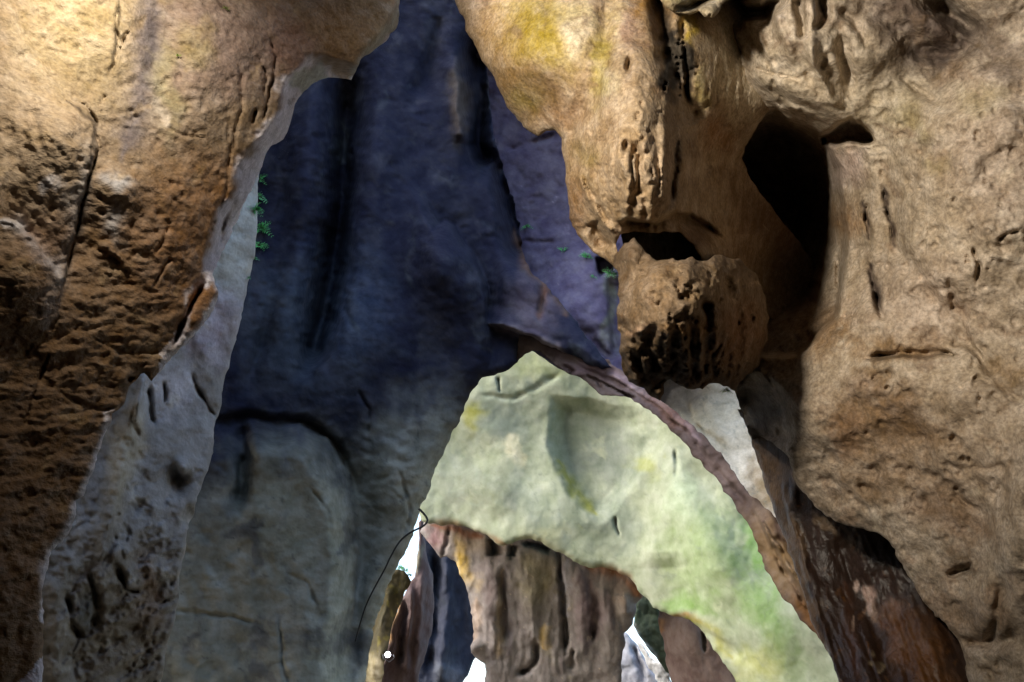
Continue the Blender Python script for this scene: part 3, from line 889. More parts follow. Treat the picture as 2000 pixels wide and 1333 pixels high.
# ---------------- flowstone sheet below the right wall
rock('flowstone_sheet', 'dark red brown flowstone sheet with white and black streaks below the tan wall', 'flowstone',
     [(1440, 800), (1466, 850), (1478, 895), (1496, 957), (1514, 1006), (1532, 1050), (1546, 1090), (1566, 1150), (1584, 1215), (1602, 1250), (1620, 1280), (1638, 1330), (1660, 1500),
      (2100, 1500), (2080, 1250), (1950, 1080), (1800, 960), (1640, 860), (1540, 790)],
     [(1466, 860, 12.4), (1500, 950, 12.0), (1550, 1050, 11.4), (1640, 1330, 10.0), (1560, 950, 11.4), (1650, 1050, 10.9), (1750, 1150, 10.6), (1800, 1333, 9.6), (1900, 1333, 9.6), (1900, 1100, 10.4)],
     M_SLICK, S(50, 35, 28),
     feats=[('line', [(1542, 897), (1548, 970), (1556, 1050), (1580, 1125), (1598, 1192), (1616, 1256), (1640, 1333)], 9, -.10),
            ('line', [(1640, 1040), (1660, 1120), (1720, 1250), (1740, 1340)], 26, .14), ('line', [(1740, 1060), (1790, 1180), (1840, 1333)], 30, -.16),
            ('line', [(1470, 870), (1496, 957), (1514, 1010), (1546, 1090)], 5, .05), ('line', [(1535, 930), (1530, 960), (1545, 1010), (1556, 1050)], 4, -.05),
            ('flutes', 1700, 1200, 200, 200, -22, 26, .05)],
     noise=[(.5, 1.2, .07, 4, 'fbm'), (.10, .3, .02, 3, 'ridge'), (.12, .12, .012, 3, 'fbm')],
     colors=[
         ('zone', [(1542, 890), (1548, 970), (1556, 1050), (1580, 1125), (1598, 1192), (1616, 1256), (1640, 1333)], 7, S(104, 82, 60), .85),
         ('blob', 1500, 930, 26, 80, -20, S(136, 104, 66), .7), ('blob', 1560, 920, 16, 40, -20, S(150, 122, 100), .7),
         ('blob', 1740, 1070, 90, 50, 30, S(30, 24, 20), .85), ('blob', 1640, 1050, 50, 30, 30, S(46, 36, 28), .7), ('blob', 1790, 1150, 40, 70, -25, S(40, 32, 30), .8),
         ('blob', 1700, 1170, 17, 34, -12, S(188, 162, 150), .95, .4), ('blob', 1668, 1150, 9, 16, 0, S(180, 152, 138), .9, .4), ('blob', 1745, 1185, 10, 26, 0, S(140, 112, 100), .7),
         ('blob', 1610, 1020, 12, 26, -25, S(140, 118, 94), .7), ('blob', 1648, 1048, 7, 24, -12, S(120, 104, 88), .8), ('blob', 1670, 1060, 5, 16, -12, S(110, 96, 84), .8), ('blob', 1690, 1085, 5, 18, -20, S(96, 84, 74), .8), ('blob', 1665, 1212, 6, 10, 0, S(180, 156, 140), .9, .4),
         ('blob', 1718, 1295, 9, 10, 30, S(190, 172, 140), .95, .3), ('blob', 1720, 1205, 6, 22, -15, S(166, 140, 120), .7), ('blob', 1655, 1040, 5, 20, -15, S(120, 104, 90), .7),
         ('blob', 1800, 1290, 60, 130, -22, S(108, 72, 40), .8), ('blob', 1750, 1250, 22, 60, -20, S(120, 84, 62), .6), ('blob', 1690, 1270, 40, 70, 0, S(46, 30, 22), .7),
         ('stroke', [(1640, 1130), (1660, 1230), (1680, 1333)], 10, S(74, 44, 26), .6), ('mottle', 14, 60, .25, S(60, 38, 24), .6), ('mottle', 12, 50, .3, S(140, 96, 52), .5)],
     roll=7, thick=1.5, rough=3, seed=17)

# ---------------- grey wall behind the left wall
rock('grey_rock_slope', 'rough pale grey rock wall between the ochre wall and the dark blue wall', 'rock wall',
     [(560, 120), (540, 220), (520, 300), (506, 340), (503, 360), (503, 417), (502, 448), (499, 487), (492, 525), (484, 552), (476, 592), (466, 643), (452, 690), (437, 748), (429, 804),
      (421, 822), (417, 870), (408, 912), (397, 940), (385, 971), (380, 1003), (368, 1024), (364, 1062), (357, 1094), (350, 1125), (350, 1167), (340, 1220), (326, 1258),
      (322, 1297), (314, 1333), (300, 1500), (-150, 1500), (-100, 1100), (60, 800), (250, 560), (400, 200)],
     [(500, 400, 15.5), (420, 800, 15), (320, 1300, 14), (250, 800, 13.6), (200, 1000, 13.0), (100, 1300, 12.2), (380, 600, 14.6), (450, 300, 15.2), (-100, 1400, 11.5), (350, 1000, 14.0)],
     M_GREY, S(144, 141, 138),
     feats=[('line', [(279, 727), (275, 770), (262, 800), (262, 830)], 9, -.35), ('line', [(290, 760), (296, 800), (300, 830)], 6, .25),
            ('line', [(262, 790), (258, 820), (272, 850)], 4, .2), ('bump', 345, 935, 22, 26, 0, -.5), ('bump', 358, 915, 12, 14, 0, .4), ('bump', 375, 1010, 12, 16, 0, -.4),
            ('line', [(375, 735), (390, 770), (405, 795), (420, 815)], 4, .22), ('line', [(320, 750), (322, 790)], 3, .2), ('line', [(170, 1120), (185, 1150), (190, 1200), (180, 1230)], 7, .3),
            ('line', [(130, 1160), (140, 1220), (155, 1250)], 7, .35), ('line', [(230, 1110), (245, 1150), (270, 1155)], 6, .3), ('bump', 150, 1290, 30, 40, 0, -.2), ('bump', 210, 1080, 60, 80, 0, .2),
            ('bump', 235, 920, 22, 160, 12, .25), ('bump', 120, 1200, 30, 120, 0, .2), ('line', [(400, 520), (415, 600)], 4, .1)],
     noise=[(1.6, 2.2, .28, 4, 'fbm'), (.5, .5, .07, 4, 'fbm'), (.42, .30, .22, 4, 'slab', (230, 1200, 190, 230)), (.26, .2, .04, 3, 'fbm'), (.22, .2, .05, 3, 'ridge', (230, 1150, 200, 230)), (.22, .2, .10, 2, 'pit', (230, 1150, 240, 330))],
     colors=[('blob', 440, 480, 70, 140, 15, S(176, 178, 172), .7), ('blob', 420, 640, 60, 90, 10, S(178, 168, 186), .6), ('blob', 290, 1170, 36, 90, 0, S(150, 118, 96), .7),
             ('blob', 240, 900, 30, 140, 12, S(176, 164, 140), .7), ('blob', 210, 1240, 170, 190, 0, S(124, 112, 96), .8), ('blob', 340, 760, 60, 60, 0, S(196, 192, 200), .6),
             ('mottle', 30, 30, .3, S(120, 114, 106), .45), ('mottle', 16, 16, .38, S(84, 78, 70), .45), ('mottle', 50, 50, .3, S(184, 176, 160), .5), ('blob', 170, 1200, 20, 60, 0, S(80, 84, 86), .6)],
     roll=10, thick=3, rough=2.5, seed=19)

# ---------------- dark blue wall
C_RIGHT = [(962, -160), (955, 60), (951, 140), (962, 245), (976, 308), (990, 350), (1007, 413), (1016, 460), (1025, 503), (1039, 535), (1067, 556), (1102, 601), (1140, 650), (1175, 696),
           (1200, 722), (1160, 716), (1116, 694), (1070, 677), (1046, 663), (1020, 652), (1010, 690), (1011, 708), (1000, 717), (965, 734), (941, 738), (916, 776), (895, 829), (874, 867), (857, 901), (850, 915), (844, 933),
           (841, 954), (832, 975), (822, 985), (818, 1006), (808, 1038), (797, 1069), (778, 1104), (766, 1125), (752, 1164), (738, 1199), (727, 1251), (713, 1333), (690, 1500)]
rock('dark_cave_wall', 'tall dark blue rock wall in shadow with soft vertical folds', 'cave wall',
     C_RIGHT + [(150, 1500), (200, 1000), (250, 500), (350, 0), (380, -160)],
     [(960, -100, 25), (960, 200, 24.5), (700, 0, 24.0), (800, 300, 23.4), (700, 600, 22.6), (900, 600, 22.6), (1020, 600, 22.2), (1160, 690, 21.4), (900, 780, 22.4), (840, 1000, 22.4), (720, 1333, 21.5),
      (560, 300, 23.4), (480, 700, 22.0), (520, 1100, 21.4), (350, 1333, 20.5), (300, 600, 22), (380, 0, 24)],
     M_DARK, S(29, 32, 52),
     feats=[('bump', 600, 300, 50, 170, 5, 1.0), ('line', [(678, 120), (676, 260), (668, 400), (650, 520), (620, 660), (600, 720)], 30, 2.6), ('bump', 730, 300, 50, 140, 0, .5),
            ('line', [(930, 60), (938, 180), (934, 280), (950, 330)], 26, 3.2), ('line', [(890, 110), (895, 200), (900, 280)], 24, -.8), ('line', [(860, 30), (840, 120), (815, 190)], 14, .4),
            ('bump', 865, 500, 60, 110, -15, 1.3), ('step', [(842, 450), (868, 437), (886, 446), (905, 480), (935, 525), (952, 580), (950, 650)][::-1], 1.3, 7, 60),
            ('line', [(968, 300), (990, 380), (1002, 440), (1014, 510)], 18, 2.4), ('bump', 1000, 560, 60, 70, 20, .5), ('line', [(1055, 555), (1058, 590), (1053, 620)], 8, .25),
            ('step', [(950, 634), (1000, 646), (1046, 662), (1075, 680), (1120, 698)], .9, 4, 60), ('line', [(950, 632), (1000, 643), (1046, 657), (1110, 690)], 7, -.15),
            ('bump', 700, 680, 110, 130, 20, .6), ('line', [(690, 550), (670, 600), (690, 640)], 4, .12), ('line', [(645, 640), (662, 600), (668, 560)], 4, .12),
            ('bump', 780, 900, 70, 160, 15, .5), ('line', [(700, 900), (712, 1050), (690, 1200), (660, 1333)], 26, .5), ('bump', 540, 560, 60, 130, 8, .4),
            ('line', [(445, 850), (470, 900), (465, 940)], 8, .3), ('line', [(690, 1250), (710, 1150), (740, 1090)], 10, -.1),
            ('line', [(560, 330), (548, 500), (520, 640), (480, 760)], 20, .35),
            ('hollow', [(486, 812), (540, 824), (590, 822), (640, 855), (680, 910), (704, 990), (712, 1090), (706, 1200), (690, 1333), (680, 1500), (100, 1500), (100, 900), (300, 850), (440, 828)], -1.6, 70),
            ('line', [(400, 826), (440, 824), (482, 812), (505, 814), (540, 822), (590, 820), (640, 850), (678, 900), (700, 960)], 9, .4),
            ('line', [(470, 830), (474, 880), (476, 930), (462, 990)], 16, 1.0), ('line', [(540, 1210), (552, 1270), (560, 1333)], 3, .08), ('line', [(340, 1195), (420, 1200), (500, 1215)], 4, .07),
            ('line', [(560, 1120), (600, 1140), (620, 1190)], 3, .06), ('line', [(600, 950), (640, 1000), (650, 1060)], 3, .06), ('line', [(780, 920), (800, 990), (790, 1050)], 3, .1), ('line', [(700, 760), (720, 800), (715, 850)], 3, .1)],
     noise=[(4, 6, .7, 4, 'fbm'), (1.0, .8, .07, 4, 'fbm'), (.5, .3, .03, 3, 'ridge'), (.9, .25, .07, 3, 'slab', (600, 460, 120, 200)), (.35, .35, .03, 2, 'fbm'), (.5, .4, .05, 2, 'pit')],
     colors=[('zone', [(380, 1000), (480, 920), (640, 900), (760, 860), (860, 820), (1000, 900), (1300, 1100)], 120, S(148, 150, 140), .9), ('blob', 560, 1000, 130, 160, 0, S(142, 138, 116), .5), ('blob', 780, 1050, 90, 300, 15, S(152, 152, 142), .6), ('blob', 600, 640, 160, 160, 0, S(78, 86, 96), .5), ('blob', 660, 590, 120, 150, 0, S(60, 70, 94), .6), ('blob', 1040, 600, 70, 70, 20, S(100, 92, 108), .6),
             ('blob', 900, 200, 24, 90, 0, S(92, 82, 70), .5), ('stroke', [(960, 636), (1000, 646), (1046, 660), (1110, 692)], 8, S(140, 130, 136), .6), ('stroke', [(1005, 440), (1030, 525), (1080, 575), (1110, 620)], 8, S(88, 66, 54), .7),
             ('stroke', [(1056, 555), (1058, 590), (1052, 620)], 7, S(88, 62, 48), .8), ('mottle', 90, 120, .2, S(58, 60, 74), .6), ('mottle', 60, 60, .3, S(80, 88, 100), .2), ('mottle', 22, 14, .3, S(44, 46, 52), .5),
             ('mottle', 60, 200, .3, S(84, 92, 100), .4)],
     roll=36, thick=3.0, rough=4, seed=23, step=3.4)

# ---------------- purple wall at the back of the chamber
rock('purple_cave_wall', 'violet grey rock wall with tiny ferns seen left of the hanging bulb', 'cave wall',
     [(900, -160), (900, 300), (940, 480), (960, 640), (1090, 720), (1190, 760), (1262, 790), (1285, 735), (1400, 690), (1400, 300), (1400, -160)],
     [(920, 0, 27.5), (960, 300, 27), (1000, 500, 25.8), (1100, 700, 24), (1280, 780, 23.2), (1100, 300, 26.6), (1180, 500, 25), (1300, 500, 25), (1280, 0, 27)],
     M_DARK, S(82, 77, 102),
     feats=[('hollow', [(1160, 500), (1186, 500), (1210, 515), (1196, 530), (1168, 545), (1160, 530)], 1.2, 10), ('line', [(990, 290), (1040, 280), (1090, 265)], 6, .2), ('line', [(1130, 640), (1180, 690), (1200, 700)], 10, .3),
            ('step', [(1200, 700), (1190, 620), (1185, 540)], .5, 6, 80), ('line', [(1020, 470), (1060, 476), (1100, 470)], 4, .14), ('bump', 1120, 580, 70, 90, 20, .5)],
     noise=[(3, 3, .3, 4, 'fbm'), (.6, .6, .12, 4, 'ridge'), (.35, .35, .07, 3, 'lump')],
     colors=[('blob', 1100, 330, 100, 120, 0, S(84, 78, 96), .6), ('blob', 1120, 580, 80, 110, 20, S(104, 98, 126), .7), ('blob', 1195, 600, 14, 90, 0, S(112, 116, 100), .7), ('mottle', 40, 40, .25, S(78, 72, 90), .6), ('mottle', 16, 16, .3, S(64, 58, 74), .5), ('mottle', 22, 22, .38, S(160, 150, 170), .5)],
     roll=20, thick=3.0, rough=3, seed=31, step=3.4)

# ---------------- lip of the opening
LIP_LOW = [(1011, 708), (1025, 692), (1042, 684), (1056, 687), (1067, 698), (1084, 713), (1116, 733), (1134, 738), (1151, 752), (1176, 773), (1211, 775), (1246, 787), (1281, 811), (1316, 846), (1344, 872),
           (1374, 912), (1395, 929), (1430, 975), (1465, 1031), (1479, 1062), (1489, 1097), (1507, 1129), (1524, 1160), (1552, 1192), (1580, 1227), (1598, 1246), (1615, 1272), (1636, 1321), (1642, 1345), (1680, 1500)]
LIP_UP = [(1760, 1500), (1700, 1300), (1620, 1150), (1560, 1080), (1545, 1060), (1533, 1040), (1517, 1013), (1493, 992), (1461, 961), (1440, 933), (1416, 898), (1395, 875), (1370, 846), (1342, 822), (1316, 801), (1291, 783), (1246, 752),
          (1212, 722), (1175, 700), (1116, 690), (1060, 666), (1000, 642), (985, 660), (1000, 690)]
rock('arched_rock_lip', 'mauve brown rock lip curving down over the bright green chamber', 'rock arch',
     LIP_LOW + LIP_UP,
     [(1010, 680, 22.8), (1060, 675, 22.4), (1150, 730, 21.6), (1250, 770, 20.6), (1350, 850, 19.2), (1440, 960, 17.5), (1510, 1060, 16), (1600, 1200, 14.2), (1680, 1400, 12.5)],
     M_DARK, S(86, 74, 71),
     feats=[('line', [(1060, 680), (1130, 712), (1190, 742), (1262, 778), (1330, 836), (1400, 912), (1460, 990), (1520, 1090)], 5, .12), ('line', [(1090, 690), (1160, 722), (1230, 752), (1300, 800), (1370, 868), (1430, 940)], 6, -.1),
            ('line', [(1150, 735), (1200, 762), (1262, 785)], 3, .3), ('line', [(1480, 1010), (1520, 1070), (1570, 1150), (1610, 1230)], 5, -.2), ('line', [(1500, 1060), (1540, 1130), (1590, 1210)], 4, .2), ('line', [(1100, 715), (1118, 725), (1112, 735)], 4, .2), ('line', [(1160, 735), (1176, 760)], 5, .2), ('line', [(1470, 965), (1500, 990), (1520, 1015), (1536, 1060), (1548, 1090)], 4, -.2)],
     noise=[(1.6, 1.2, .45, 4, 'fbm'), (.9, .4, .09, 3, 'ridge'), (.3, .3, .08, 3, 'slab')],
     colors=[('stroke', [(1060, 682), (1130, 716), (1190, 748), (1262, 782), (1330, 842)], 12, S(84, 72, 76), .6), ('stroke', [(1180, 716), (1240, 752), (1310, 806), (1380, 872)], 8, S(150, 132, 138), .6), ('blob', 1520, 1090, 50, 120, -30, S(140, 116, 84), .8), ('blob', 1300, 800, 60, 26, 40, S(104, 76, 62), .7), ('blob', 1150, 720, 60, 20, 20, S(100, 84, 90), .7), ('blob', 1400, 930, 30, 60, -40, S(122, 106, 100), .6),
             ('stroke', [(1465, 962), (1500, 992), (1520, 1015), (1536, 1060), (1548, 1090)], 5, S(60, 40, 26), .85), ('mottle', 22, 22, .25, S(84, 66, 58), .6), ('mottle', 14, 26, .32, S(72, 50, 36), .5), ('blob', 1590, 1200, 30, 60, -30, S(120, 84, 46), .7)],
     roll=3, thick=1.6, rough=5, seed=37, step=3.0)

# ---------------- pale wall behind the bulb
rock('pale_rock_wall', 'pale grey daylit rock face just below the tip of the hanging bulb', 'rock wall',
     [(1230, 680), (1250, 760), (1300, 803), (1330, 832), (1362, 864), (1400, 908), (1440, 962), (1480, 1022), (1530, 1085), (1640, 1200), (1680, 1000), (1560, 760), (1480, 680)],
     [(1230, 690, 27), (1330, 800, 26), (1400, 850, 25), (1480, 950, 23), (1600, 1150, 21), (1560, 780, 24.5)],
     M_GREY, S(214, 204, 184), feats=[('bump', 1400, 830, 60, 60, 0, .6), ('line', [(1330, 770), (1360, 830), (1420, 880)], 6, .2), ('line', [(1480, 870), (1470, 930), (1490, 990)], 5, .1)],
     noise=[(2.5, 2.5, .4, 4, 'fbm'), (.6, .4, .08, 4, 'fbm')],
     colors=[('blob', 1320, 770, 50, 40, 0, S(172, 178, 190), .7), ('blob', 1490, 960, 50, 70, 0, S(150, 130, 100), .85), ('mottle', 26, 20, .25, S(130, 132, 122), .6), ('mottle', 14, 10, .32, S(100, 98, 88), .5)],
     roll=16, thick=3, rough=4, seed=41, step=3.2)

# ---------------- green arch
F_LOW = [(818, 1000), (824, 1018), (839, 1024), (878, 1025), (902, 1028), (951, 1045), (976, 1066), (1000, 1062), (1018, 1055), (1039, 1053), (1070, 1069), (1102, 1083), (1134, 1104), (1158, 1111), (1176, 1108),
         (1204, 1115), (1239, 1139), (1256, 1164), (1291, 1195), (1316, 1205), (1347, 1211), (1365, 1225), (1380, 1247), (1400, 1275), (1412, 1295), (1435, 1325), (1450, 1360), (1480, 1500)]
rock('green_rock_arch', 'broad pale green rock arch in daylight beyond the dark opening', 'rock arch',
     F_LOW + [(1800, 1500), (1700, 1200), (1600, 1000), (1500, 850), (1380, 740), (1200, 640), (1040, 600), (900, 640), (820, 760), (780, 900), (800, 980)],
     [(820, 1000, 36), (1000, 1050, 35), (1250, 1150, 33.5), (1440, 1330, 31), (900, 850, 37), (1040, 700, 37), (1050, 900, 36.4), (1200, 900, 35.8), (1300, 900, 34.6), (1400, 1050, 32.8), (1550, 1250, 29.5), (1600, 1450, 28.5), (1200, 700, 36.5), (1500, 900, 33)],
     M_ARCH, S(141, 149, 129),
     feats=[('step', [(1040, 700), (1080, 770), (1088, 800), (1084, 850), (1095, 900), (1115, 950), (1150, 985), (1185, 1010)][::-1], -.0, 6, 90),
            ('step', [(1095, 770), (1088, 810), (1086, 860), (1096, 905), (1118, 950), (1155, 988), (1190, 1015)][::-1], 1.0, 22, 120),
            ('bump', 1190, 880, 80, 100, -20, -.35), ('line', [(1270, 800), (1300, 860), (1310, 910), (1298, 980), (1290, 1060), (1292, 1110)], 34, -.5), ('line', [(1240, 790), (1330, 830), (1400, 920), (1460, 1030)], 24, -.4),
            ('bump', 1380, 1060, 60, 120, -20, 1.1), ('bump', 960, 960, 90, 50, 20, .5), ('bump', 930, 900, 50, 40, 0, -.4), ('line', [(940, 770), (1000, 780), (1060, 750), (1090, 730)], 5, .12), ('line', [(975, 740), (978, 765)], 3, .25),
            ('line', [(1200, 1010), (1203, 1030), (1207, 1046)], 3, .3), ('bump', 1480, 1200, 60, 110, -30, .5), ('line', [(1330, 1210), (1400, 1250), (1450, 1290)], 12, .2), ('bump', 1000, 885, 34, 40, 0, .12),
            ('line', [(1320, 880), (1318, 930)], 3, .2)],
     noise=[(5, 5, .9, 2, 'fbm'), (1.6, 1.6, .08, 3, 'fbm'), (.6, .6, .05, 3, 'fbm'), (1.2, 1.2, .05, 4, 'fbm')],
     colors=[('blob', 930, 950, 90, 70, 20, S(103, 108, 93), .7), ('blob', 970, 830, 60, 50, 0, S(110, 122, 115), .7), ('blob', 1190, 890, 75, 100, -20, S(99, 108, 103), .75), ('blob', 1220, 1010, 40, 80, 0, S(105, 117, 107), .6),
             ('blob', 1000, 885, 30, 36, -20, S(192, 189, 163), .7, .4), ('blob', 930, 820, 22, 30, 0, S(142, 143, 58), .7), ('stroke', [(1090, 900), (1120, 955), (1170, 1000)], 10, S(142, 144, 70), .8), ('blob', 1260, 910, 30, 30, 0, S(142, 148, 80), .6),
             ('blob', 1390, 1090, 110, 130, -25, S(131, 150, 107), .7), ('blob', 1500, 1210, 44, 150, -30, S(106, 136, 78), .7), ('blob', 1340, 1180, 60, 30, 0, S(106, 138, 73), .7), ('blob', 1480, 1080, 24, 90, -25, S(103, 143, 73), .7),
             ('blob', 1480, 1300, 60, 50, 0, S(151, 155, 93), .7), ('blob', 1080, 1050, 60, 24, 20, S(167, 169, 138), .7), ('blob', 1160, 1090, 50, 20, 20, S(162, 169, 142), .6), ('blob', 1040, 720, 60, 30, 0, S(142, 150, 107), .6), ('blob', 1330, 950, 30, 60, 0, S(159, 173, 148), .7),
             ('stroke', [(840, 1024), (900, 1028), (960, 1050), (1000, 1060)], 6, S(113, 77, 46), .7), ('stroke', [(1150, 1112), (1200, 1118), (1240, 1142)], 7, S(113, 73, 41), .7), ('stroke', [(1300, 1202), (1340, 1206), (1365, 1222)], 7, S(129, 87, 41), .7), ('stroke', [(1340, 1212), (1390, 1240), (1430, 1290)], 12, S(142, 141, 70), .7),
             ('mottle', 46, 46, .22, S(117, 127, 112), .6), ('mottle', 60, 60, .3, S(167, 172, 148), .5), ('mottle', 20, 26, .3, S(101, 113, 93), .45), ('mottle', 10, 10, .3, S(100, 107, 93), .4), ('mottle', 34, 34, .46, S(137, 144, 80), .5)],
     roll=13, thick=4, rough=4, seed=43, step=3.0, tint=.18)

# ---------------- curtain of dripstone under the arch
rock('dripstone_curtain', 'purple brown curtain of fused dripstone columns hanging under the green arch', 'dripstone curtain',
     [(820, 1039), (826, 1028), (832, 1012), (870, 1005), (960, 1015), (1040, 1035), (1120, 1060), (1200, 1090), (1262, 1140), (1257, 1165), (1242, 1180), (1241, 1200), (1236, 1220), (1226, 1232), (1217, 1238), (1222, 1255), (1215, 1287), (1214, 1333), (1214, 1500),
      (950, 1500), (947, 1333), (947, 1297), (930, 1286), (920, 1275), (919, 1262), (925, 1250), (922, 1212), (917, 1175), (910, 1145), (897, 1122), (890, 1097), (872, 1087), (860, 1090), (845, 1070)],
     [(825, 1040, 41), (900, 1060, 40.2), (930, 1200, 40), (1000, 1100, 39.6), (1100, 1150, 39.4), (1230, 1180, 38.8), (1220, 1330, 39.4), (1000, 1330, 39.8), (960, 1450, 40)],
     M_CURT, S(120, 114, 112),
     feats=[('line', [(1092, 1075), (1098, 1150), (1100, 1230), (1106, 1275)], 5, .7), ('line', [(1004, 1065), (1000, 1090)], 9, .8), ('line', [(1025, 1060), (1050, 1062), (1075, 1072)], 9, .9), ('line', [(966, 1050), (968, 1085)], 9, 1.0),
            ('line', [(980, 1110), (985, 1180), (988, 1250)], 9, .5), ('line', [(958, 1100), (960, 1200), (966, 1290)], 22, -.3), ('line', [(1040, 1100), (1035, 1180), (1045, 1270)], 22, -.3), ('line', [(1130, 1110), (1140, 1200), (1135, 1300)], 16, -.3),
            ('line', [(1160, 1160), (1165, 1200), (1160, 1250)], 5, .6), ('line', [(1180, 1150), (1190, 1230), (1180, 1330)], 16, -.25), ('line', [(1047, 1250), (1046, 1285), (1030, 1308), (1018, 1316)], 5, .7), ('line', [(1220, 1160), (1224, 1200)], 10, -.4),
            ('line', [(1120, 1270), (1116, 1310)], 5, .5), ('line', [(875, 1030), (874, 1060), (864, 1085)], 4, .4), ('bump', 925, 1265, 16, 14, 0, .5), ('flutes', 1080, 1200, 190, 180, 0, 18, .07)],
     noise=[(2, 4, .35, 4, 'fbm'), (.5, 1.0, .05, 3, 'ridge'), (.5, .5, .08, 3, 'fbm')],
     colors=[('blob', 910, 1100, 24, 60, -20, S(184, 156, 82), .8), ('blob', 930, 1060, 60, 24, 10, S(150, 132, 112), .6), ('blob', 960, 1150, 20, 90, 0, S(116, 104, 104), .7), ('blob', 1050, 1130, 40, 70, 0, S(140, 132, 104), .7), ('stroke', [(1104, 1090), (1106, 1150), (1104, 1200)], 8, S(150, 150, 160), .7),
             ('blob', 1150, 1180, 40, 80, 0, S(128, 110, 116), .7), ('blob', 1220, 1170, 24, 40, 0, S(150, 134, 122), .6), ('stroke', [(925, 1170), (930, 1250)], 8, S(164, 142, 122), .6), ('stroke', [(1064, 1220), (1068, 1270)], 6, S(190, 160, 96), .7), ('stroke', [(980, 1120), (978, 1200), (970, 1290)], 5, S(170, 150, 120), .5),
             ('stroke', [(840, 1030), (880, 1030), (940, 1050)], 8, S(124, 76, 48), .8), ('stroke', [(1150, 1112), (1200, 1120), (1240, 1140), (1256, 1162)], 10, S(130, 82, 46), .8), ('blob', 846, 1055, 18, 20, 0, S(140, 108, 112), .7), ('stroke', [(1140, 1120), (1150, 1200), (1150, 1280)], 9, S(84, 74, 84), .6), ('stroke', [(985, 1110), (990, 1200), (990, 1290)], 7, S(90, 82, 86), .6), ('stroke', [(1190, 1150), (1196, 1230)], 7, S(92, 80, 88), .5), ('mottle', 14, 60, .25, S(104, 94, 98), .5), ('mottle', 12, 16, .42, S(214, 196, 170), .7), ('mottle', 30, 60, .3, S(120, 112, 90), .5)],
     roll=12, thick=2.5, rough=3, seed=47, step=2.6)

rock('brown_rock_block', 'plain mauve brown rock block under the right leg of the green arch', 'rock',
     [(1284, 1180), (1288, 1230), (1297, 1262), (1300, 1295), (1312, 1333), (1330, 1500), (1560, 1500), (1500, 1330), (1440, 1240), (1380, 1190), (1320, 1170)],
     [(1290, 1200, 39.5), (1310, 1320, 39), (1400, 1250, 38.2), (1400, 1400, 38), (1520, 1450, 37.5)], M_CURT, S(116, 100, 98),
     feats=[('line', [(1370, 1235), (1375, 1270)], 4, .5), ('bump', 1340, 1260, 40, 70, 0, .5)], noise=[(2, 3, .3, 4, 'fbm'), (.6, .9, .08, 3, 'ridge')],
     colors=[('mottle', 30, 50, .25, S(96, 74, 74), .6), ('stroke', [(1290, 1200), (1292, 1240)], 7, S(160, 120, 80), .6)], roll=12, thick=2, rough=3, seed=53, step=2.8)
rock('green_rock_tongue', 'dark green tongue of rock between the dripstone curtain and the brown block', 'rock',
     [(1236, 1150), (1240, 1190), (1237, 1222), (1262, 1262), (1285, 1290), (1300, 1312), (1340, 1333), (1340, 1180), (1270, 1140)],
     [(1240, 1180, 42.5), (1280, 1290, 42), (1330, 1300, 42), (1330, 1180, 42)], M_CURT, S(92, 106, 88),
     feats=[('line', [(1237, 1222), (1262, 1262), (1285, 1290)], 4, -.3), ('line', [(1275, 1170), (1282, 1200)], 4, -.2)], noise=[(1.5, 1.5, .2, 4, 'fbm'), (.6, .6, .08, 3, 'ridge')],
     colors=[('mottle', 20, 20, .25, S(70, 88, 76), .6), ('stroke', [(1237, 1222), (1262, 1262), (1285, 1290)], 4, S(190, 186, 180), .8)], roll=8, thick=1.5, rough=2, seed=59, step=2.6)  # pale stroke paints the shine along the ridge
rock('bluish_boulder', 'bluish daylit boulder at the bottom edge right of the dripstone curtain', 'boulder',
     [(1190, 1230), (1215, 1234), (1224, 1236), (1240, 1254), (1256, 1280), (1270, 1300), (1290, 1333), (1320, 1500), (1160, 1500)],
     [(1215, 1250, 47), (1260, 1300, 46), (1220, 1330, 46), (1280, 1450, 45)], M_CURT, S(150, 152, 160),
     feats=[('line', [(1236, 1260), (1250, 1300), (1258, 1333)], 6, .5)], noise=[(2, 2, .4, 4, 'fbm'), (.7, .7, .12, 3, 'ridge')], colors=[('mottle', 20, 30, .2, S(110, 108, 124), .6)], roll=14, thick=2, rough=3, seed=61, step=2.6)
rock('white_rock_ridge', 'white rock ridge with its highlight in the colour, slanting down to the bottom edge', 'rock',
     [(1240, 1240), (1262, 1270), (1280, 1292), (1298, 1290), (1306, 1305), (1312, 1333), (1330, 1500), (1290, 1500), (1285, 1333), (1264, 1300), (1248, 1266)],
     [(1245, 1250, 45), (1290, 1310, 44), (1300, 1400, 44), (1265, 1290, 44.5)], M_CURT, S(206, 206, 206),  # highlight put into the white base colour
     noise=[(1, 1, .25, 4, 'fbm'), (.4, .4, .1, 3, 'ridge')], colors=[('mottle', 12, 12, .25, S(130, 128, 134), .6)], roll=8, thick=1.2, rough=4, seed=67, step=2.4)
